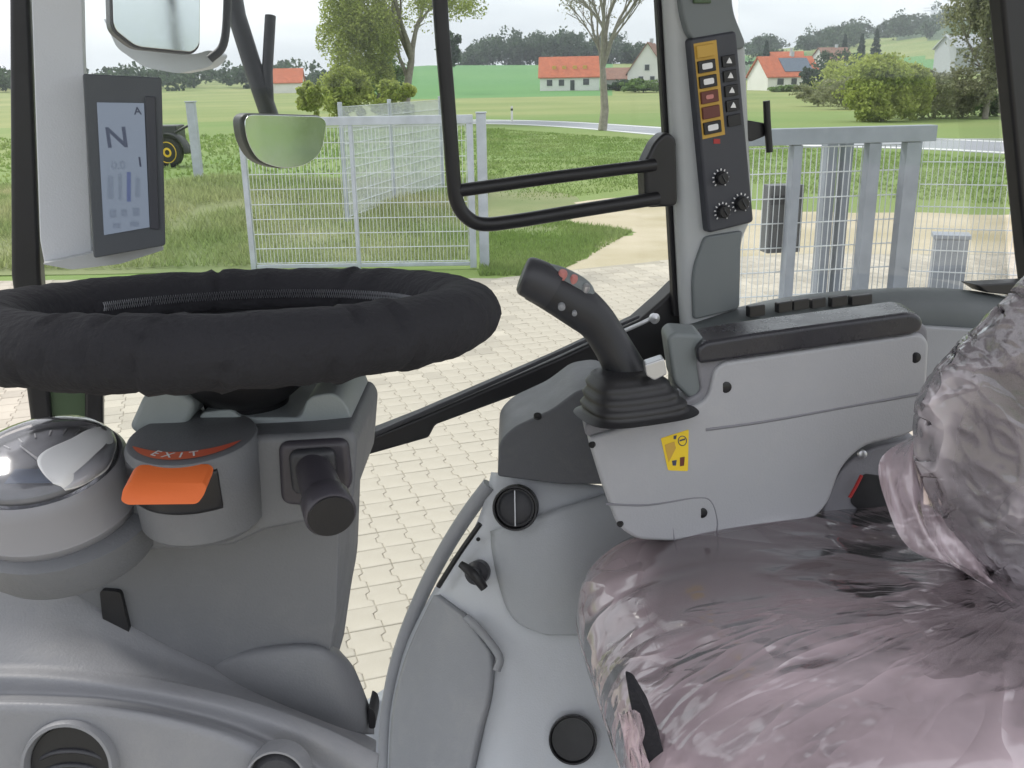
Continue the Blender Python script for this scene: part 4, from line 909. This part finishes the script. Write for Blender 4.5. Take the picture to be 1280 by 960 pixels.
# ---------------- armrest console with joystick
def AY(px, py=0): return 1.05+.00028*(px-740)
arm = thing('armrest_console', P(940, 670, 1.1), 'grey armrest console with black padded lid and joystick beside the seat', 'armrest')
plate('side_panel', pxs(rnd([(734, 548), (858, 512), (884, 500), (893, 462), (905, 452), (1152, 416), (1162, 428), (1158, 500), (1150, 535), (1132, 546), (1080, 558), (1052, 584), (1036, 630), (1018, 650), (842, 678), (796, 676), (772, 660), (752, 606)], [10, 10, 14, 10, 10, 8, 8, 14, 10, 10, 14, 20, 20, 14, 8, 16, 14, 12]), lambda x, y: AY(x)), AWAY*.065, 'arm', arm, .009, 3)
plate('upper_trim', pxs(rnd([(732, 548), (730, 530), (850, 505), (876, 490), (870, 452), (880, 440), (1150, 402), (1160, 410), (1162, 430), (900, 466), (890, 500), (862, 515)], 8), lambda x, y: AY(x)+.006), AWAY*.055, 'armtrim', arm, .006)
plate('front_block', pxs(rnd([(834, 424), (842, 416), (878, 418), (884, 440), (882, 498), (862, 500), (842, 480)], 8), lambda x, y: AY(x)+.010), AWAY*.055, 'pillardark', arm, .01)
plate('padded_lid', pxs(rnd([(871, 438), (880, 428), (940, 418), (1138, 391), (1150, 394), (1155, 404), (1152, 414), (1140, 419), (892, 454), (874, 456)], [6, 8, 4, 12, 6, 6, 6, 4, 4, 6]), lambda x, y: AY(x)-.006), AWAY*.062+Vector((0, 0, .002)), 'pad', arm, .008, 4)
def groove(pts, parent=arm, r=.0016): return tube('panel_groove', pxs(pts, lambda x, y: AY(x)+.0004), r, 'armtrim', parent, seg=8, sp=4)
groove([(882, 537), (960, 526), (1060, 508), (1157, 491)], r=.0022); groove([(758, 630), (810, 631), (868, 622), (888, 626), (896, 650), (895, 670)]); groove([(838, 634), (843, 676)], r=.0009)
for x_, y_ in ((907, 484), (1144, 447), (877, 641)): lathe('screw', [(.0072, -.004), (.0072, .0006), (.0062, .0012), (0, .0012)], P(x_, y_, AY(x_)), Vector((0, -1, 0)), 'screw', arm, seg=18)
for x_, y_ in ((775, 655), (740, 556)): lathe('screw', [(.004, -.002), (.004, .001), (0, .0015)], P(x_, y_, AY(x_)), Vector((-.6, -1, 0)), 'screw', arm, seg=14)
stk = plate('warning_sticker', pxs(rnd([(826, 548), (861, 537), (860, 589), (835, 588)], 2), lambda x, y: AY(x)-.0008), AWAY*.001, 'yellow', arm, 0)
def sm(pts, m='inktext'): plate('sticker_mark', pxs(pts, lambda x, y: AY(x)-.0013), AWAY*.0004, m, stk, 0)
cx_, cy_ = 853, 551
ring = [(cx_+5.2*math.cos(R(k)), cy_+6*math.sin(R(k))) for k in range(0, 360, 20)]; tube('sticker_mark', pxs(ring+[ring[0]], lambda x, y: AY(x)-.001), .0006, 'inktext', stk, seg=5)
sm([(849.5, 550), (856.5, 548), (856.5, 550), (849.5, 552)]); sm([(831, 556), (843, 552), (845, 560), (840, 570), (836, 578), (833, 566)], 'amber'); sm([(840, 576), (846, 575), (845, 582), (841, 582)]); sm([(850, 572), (856, 571), (855, 582), (850, 583)], 'brown'); sm([(842, 545), (846, 544), (845, 549), (842, 549)])
# hinge notch of the armrest with red lever; its shadow is put into darker colours
plate('pivot_bracket', pxs(rnd([(1024, 655), (1036, 615), (1054, 584), (1082, 562), (1140, 548), (1156, 556), (1156, 690), (1030, 690)], [4, 20, 20, 20, 8, 8, 8, 8]), lambda x, y: AY(x)+.02), AWAY*.08, 'armtrim', arm, .008)
pv_ = plate('pivot_recess', pxs(rnd([(1062, 628), (1080, 592), (1108, 596), (1124, 662), (1092, 652)], 6), lambda x, y: AY(x)+.018), AWAY*.02, 'black', arm, .001)
tube('release_lever', pxs([(1062, 622), (1070, 608), (1077, 594)], lambda x, y: AY(x)+.012), .0022, 'red', pv_, seg=8)
lathe('bolt', [(.006, 0), (.006, .004), (.003, .006), (0, .006)], P(1077, 567, AY(1077)+.018), Vector((0, -1, 0)), 'metal', arm, seg=16)
# joystick boot (bellows)
B0, B1 = P(795, 514, 1.075), P(780, 462, 1.085); rows = []; NB = 9; bv = []; bf = []; SEG = 36
xb, yb = WD, Vector((-WD.y, WD.x, 0))
for k in range(NB):
    t_ = k/(NB-1); c = B0.lerp(B1, t_**1.05); s = (1-t_)**.8; big = 1.0 if k % 2 == 0 else .80
    hx, hy = (.040+.032*s)*big, (.034+.017*s)*big
    for j in range(SEG):
        a = 2*math.pi*j/SEG; ca, sa = math.cos(a), math.sin(a); bv.append(c+xb*hx*math.copysign(abs(ca)**.6, ca)+yb*hy*math.copysign(abs(sa)**.6, sa)+Vector((0, 0, .15))*hx*ca*0)
bf = [[i*SEG+j, i*SEG+(j+1) % SEG, (i+1)*SEG+(j+1) % SEG, (i+1)*SEG+j] for i in range(NB-1) for j in range(SEG)]+[[(NB-1)*SEG+j for j in range(SEG)]]
me = pyd('joystick_boot', bv, bf); fixn(me); jb = link('joystick_boot', me, 'rubber', arm, sharp=None); ss = jb.modifiers.new('sub', 'SUBSURF'); ss.levels = ss.render_levels = 1
plate('boot_clip', pxs(rnd([(806, 456), (830, 448), (834, 468), (818, 476), (808, 470)], 3), 1.045), AWAY*.02, 'metal', arm, .003)
JY = 1.10
js = tube('joystick', pxs([(784, 468), (773, 446), (759, 422), (745, 402), (727, 386), (706, 372), (685, 360), (668, 351)], JY), [.0255, .0232, .0222, .0232, .0255, .0255, .0245, .0238], 'stick', arm, seg=24, sp=5, flat=1.0)
tube('grip_cap', pxs([(692, 362), (674, 352), (658, 345), (653, 343)], JY-.003), [.0250, .0246, .0232, .0195], 'charcoal', js, seg=24, sp=4)
tube('thumb_plate', pxs([(672, 335), (700, 346), (728, 362), (738, 376)], JY-.004), [.008, .012, .012, .007], 'pillardark', js, seg=14, sp=4)
for x_, y_, r_, m_ in ((702, 349, .0055, 'pink'), (716, 355, .0045, 'pink'), (731, 366, .0045, 'metal')): lathe('thumb_button', [(r_, -.004), (r_, .006), (r_*.8, .009), (0, .0095)], P(x_, y_-2, JY-.012), Vector((.25, -.5, 1)), m_, js, seg=18)
for x_, y_, r_ in ((702, 383, .0042), (718, 391, .003)): lathe('grip_button', [(r_, -.004), (r_, .003), (0, .004)], P(x_, y_, JY-.026), Vector((0, -1, -.3)), 'lid', js, seg=14)

# ---------------- driver seat
seat = thing('driver_seat', Vector((.36, .9, 1.45)), 'dark grey driver seat under clear plastic film', 'seat')
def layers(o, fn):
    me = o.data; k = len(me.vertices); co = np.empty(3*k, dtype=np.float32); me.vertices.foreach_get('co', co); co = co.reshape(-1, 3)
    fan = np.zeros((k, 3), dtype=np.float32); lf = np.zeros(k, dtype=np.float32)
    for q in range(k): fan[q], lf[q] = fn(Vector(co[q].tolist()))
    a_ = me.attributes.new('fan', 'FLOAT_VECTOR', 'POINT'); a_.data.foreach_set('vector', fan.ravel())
    b_ = me.attributes.new('milk', 'FLOAT', 'POINT'); b_.data.foreach_set('value', lf)
KF = P(1274, 748, .95)
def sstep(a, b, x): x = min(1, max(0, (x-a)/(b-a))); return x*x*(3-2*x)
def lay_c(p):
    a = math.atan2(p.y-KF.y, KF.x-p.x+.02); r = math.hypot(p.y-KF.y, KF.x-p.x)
    l = .25+.75*sstep(1.03, .86, p.y+.05*noise.noise(p*6)); l = max(l, .9*sstep(.22, .12, p.x)); l *= .75+.5*noise.noise(p*7+Vector((3, 3, 3)))+.25  # film set milkier towards the near and front edge
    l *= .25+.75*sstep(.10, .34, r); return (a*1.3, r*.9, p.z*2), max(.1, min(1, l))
def lay_b(p):
    u, v_ = p.x*.66-p.z*.75, p.x*.75+p.z*.66; return (v_*3.2+.35*noise.noise(p*7), u*1.3, p.y*3), .45+.55*sstep(.50, .44, p.x)+.3*noise.noise(p*8)
def lay_g(p): return (p.x*9, p.z*2, p.y*3), .8
def cushion(off, wr, name, m, parent, nu, nv, seed, edge=0, fold=None):
    """seat cushion: rounded slab; u from front edge (left) to back, v from far side to near side"""
    rows = []
    c0 = Vector((.440, .925, 1.824)); ux = Vector((math.cos(R(6)), math.sin(R(6)), -.015)).normalized(); uy = Vector((math.sin(R(6)), -math.cos(R(6)), 0)); uz = ux.cross(-uy).normalized()
    hx, hy, hz = .345, .268, .088
    v = []; f = []
    for i in range(nu):
        th = math.pi*(i/(nu-1)-.5)*.998
        for j in range(nv):
            ph = 2*math.pi*j/nv
            def sp_(s, e): return math.copysign(abs(s)**e, s)
            # superellipsoid with its pole along v so that the top is smooth
            cx, sx_ = sp_(math.cos(th), .34), sp_(math.sin(th), .34)
            x_ = hx*(sp_(math.cos(th), .62) if math.sin(th) > 0 and math.cos(ph) < 0 else cx)*sp_(math.cos(ph), .55); z_ = hz*cx*sp_(math.sin(ph), .62); y_ = hy*sx_
            z_ += .006*(y_/hy)**2*(1 if z_ > 0 else 0)+(-.02*max(0, (-x_/hx-.4))**2*3 if z_ > 0 else 0)
            p = c0+ux*x_+uy*y_+uz*z_
            v.append(p)
    f = [[i*nv+j, i*nv+(j+1) % nv, (i+1)*nv+(j+1) % nv, (i+1)*nv+j] for i in range(nu-1) for j in range(nv)]
    me = pyd(name, v, f); fixn(me); b = bmesh.new(); b.from_mesh(me); bmesh.ops.remove_doubles(b, verts=b.verts, dist=1e-5); b.normal_update()
    ns_ = [(q, q.normal.copy()) for q in b.verts]
    for q, n in ns_:
        d = off
        if wr: d += wr(q.co, n)
        q.co += n*d
    b.to_mesh(me); b.free(); me.update(); return link(name, me, m, parent, sharp=None)
cushion(0, None, 'seat_cushion', 'seat', seat, 40, 80, 1)
def ridge(p, s, k=3.0): return max(0, 1-abs(noise.noise(p*s))*k)
FE = (P(1110, 940, .715), P(1280, 896, .745))
def wr_c(co, n):
    q = Vector((co.x*.55, co.y*1.1, co.z))+Vector((3.1, 1.7, 0)); near = min(1, max(0, (1.0-co.y)/.2)); k_ = .25+.75*near
    d = k_*(.0035*noise.noise(q*5)+.0015*noise.noise(q*11)+.002*ridge(q+Vector((7, 1, 2)), 4.2, 4)+.001*ridge(q+Vector((2, 5, 1)), 9, 4))
    d += .009*math.exp(-((co.y-.985-.03*(co.x-.4))/.005)**2)*(1 if n.z > .3 else 0)      # long straight crease in the film
    # folds drawn together towards the back corner
    a = math.atan2(co.y-.93, .78-co.x); rr = math.hypot(co.y-.93, .78-co.x); d += .003*max(0, math.sin(a*9+noise.noise(co*5)*1.5))**2*math.exp(-rr*2.6)*sstep(.04, .2, rr)
    e1, e2 = FE; tt = (co.x-e1.x)*(e2.y-e1.y)-(co.y-e1.y)*(e2.x-e1.x); d += .008*math.exp(-(tt/(e2-e1).length/.005)**2)*(1 if n.z > .3 else 0)*sstep(.38, .5, co.x)
    return max(d, -.001)+.004
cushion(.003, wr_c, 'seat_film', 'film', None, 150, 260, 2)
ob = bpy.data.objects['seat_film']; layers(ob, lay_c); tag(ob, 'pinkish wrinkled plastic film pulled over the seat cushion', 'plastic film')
rows = []
for k, (y_, xa, xb_) in enumerate([(890, 772, 800), (912, 778, 806), (935, 782, 802), (958, 790, 812), (985, 796, 806)]):
    rows.append([P(xa+(xb_-xa)*q, y_+3*math.sin(q*7+k), .725-.006*math.sin(q*9+k)) for q in (0, .25, .5, .75, 1)])
layers(loft('film_tail', rows, 'film', ob, nu=5, nv=5, thick=0), lay_g)
# backrest
BO = rnd([(1322, 322), (1266, 378), (1212, 432), (1170, 474), (1154, 508), (1154, 585), (1192, 655), (1232, 706), (1278, 756), (1400, 800), (1540, 740), (1570, 500), (1480, 300), (1390, 250)], 14, 8)
BY = 1.0
def backrest(off, wr, name, m, parent, nr, sub):
    loop = pxs([tuple(q) for q in BO], lambda x, y: BY-.00035*(x-1160)); loop = spline(loop+[loop[0]], sub)[:-1]; c = sum(loop, Vector())/len(loop); K_ = len(loop)//5; sml = [sum((loop[(q+z) % len(loop)] for z in range(-K_, K_+1)), Vector())/(2*K_+1) for q in range(len(loop))]; n0 = Vector((-.28, -1, .22)).normalized(); H = .038; k = len(loop)
    v = [c+n0*H]; ring = []
    prof_ = [(math.sin(a), math.cos(a)) for a in [math.pi*(q+1)/(nr+1) for q in range(nr)]]
    for s_, h_ in prof_:
        sr = s_**.62; hh = math.copysign(abs(h_)**.8, h_)
        for p, p2 in zip(loop, sml): v.append(c+((p2-c)*1.08*(1-sr**4)+(p-c)*sr**4)*sr+n0*(H*hh-H*.4))
    v[0] = c+n0*(H-H*.4); v.append(c-n0*(H*1.4)); last = len(v)-1; f = [[0, 1+i, 1+(i+1) % k] for i in range(k)]
    for q in range(nr-1): f += [[1+q*k+i, 1+(q+1)*k+i, 1+(q+1)*k+(i+1) % k, 1+q*k+(i+1) % k] for i in range(k)]
    f += [[last, 1+(nr-1)*k+(i+1) % k, 1+(nr-1)*k+i] for i in range(k)]
    me = pyd(name, v, f); fixn(me); b = bmesh.new(); b.from_mesh(me); b.normal_update()
    for q, n in [(q, q.normal.copy()) for q in b.verts]: q.co += n*(off+(wr(q.co, n) if wr else 0))
    b.to_mesh(me); b.free(); me.update(); return link(name, me, m, parent, sharp=None)
backrest(0, None, 'backrest', 'seat', seat, 24, 1)
def wr_b(co, n):
    a_ = co.x*.78+co.z*.62; b_ = -co.x*.62+co.z*.78; q2 = Vector((a_*1.7, co.y, b_*.75+5)); return .002+.0022*ridge(q2, 6)+.0018*ridge(q2+Vector((4, 1, 2)), 15)+.0014*ridge(q2+Vector((1, 8, 2)), 36)
ob = tag(backrest(.003, wr_b, 'backrest_film', 'film2', None, 140, 3), 'shiny crumpled clear film bag over the seat backrest', 'plastic film'); layers(ob, lay_b)
# gathered pink film between cushion and backrest
rows = []
for k, (xa, ya, xb_, yb_, Y_) in enumerate([(1148, 540, 1172, 515, 1.10), (1100, 572, 1180, 572, 1.06), (1110, 632, 1205, 640, 1.03), (1136, 684, 1245, 700, 1.0), (1190, 712, 1275, 745, .97), (1240, 735, 1290, 770, .95)]):
    rows.append([P(xa+(xb_-xa)*s, ya+(yb_-ya)*s+4*math.sin(s*9+k), Y_-.02*math.sin(s*math.pi)-.008*math.sin(s*14+k*1.3)) for s in (0, .16, .33, .5, .67, .84, 1)])
o = loft('gathered_film', rows, 'film', None, nu=8, nv=8, thick=0); layers(o, lay_g); tag(o, 'bunched pink film gathered where cushion meets backrest', 'plastic film')
# seat base and the dark gap at the front
box('seat_base', Vector((.44, .92, 1.53)), (.46, .42, .30), 'charcoal', seat, Matrix.Rotation(R(6), 3, 'Z'), .03)
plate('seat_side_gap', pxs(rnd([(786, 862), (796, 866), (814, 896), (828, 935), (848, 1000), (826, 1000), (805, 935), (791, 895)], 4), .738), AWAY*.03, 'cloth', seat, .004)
# ---------------- air: far things fade
hm = bpy.data.materials.new('haze'); hm.use_nodes = True; t = hm.node_tree; t.nodes.remove(t.nodes['Principled BSDF'])
pvv = t.nodes.new('ShaderNodeVolumePrincipled'); pvv.inputs['Color'].default_value = (.88, .93, 1, 1); pvv.inputs['Density'].default_value = .00032
t.links.new(pvv.outputs[0], t.nodes['Material Output'].inputs['Volume'])
o = box('haze', Vector((0, 0, 70)), (8200, 8200, 142), None, None, None, 0); o.data.materials.append(hm); o['kind'] = 'stuff'
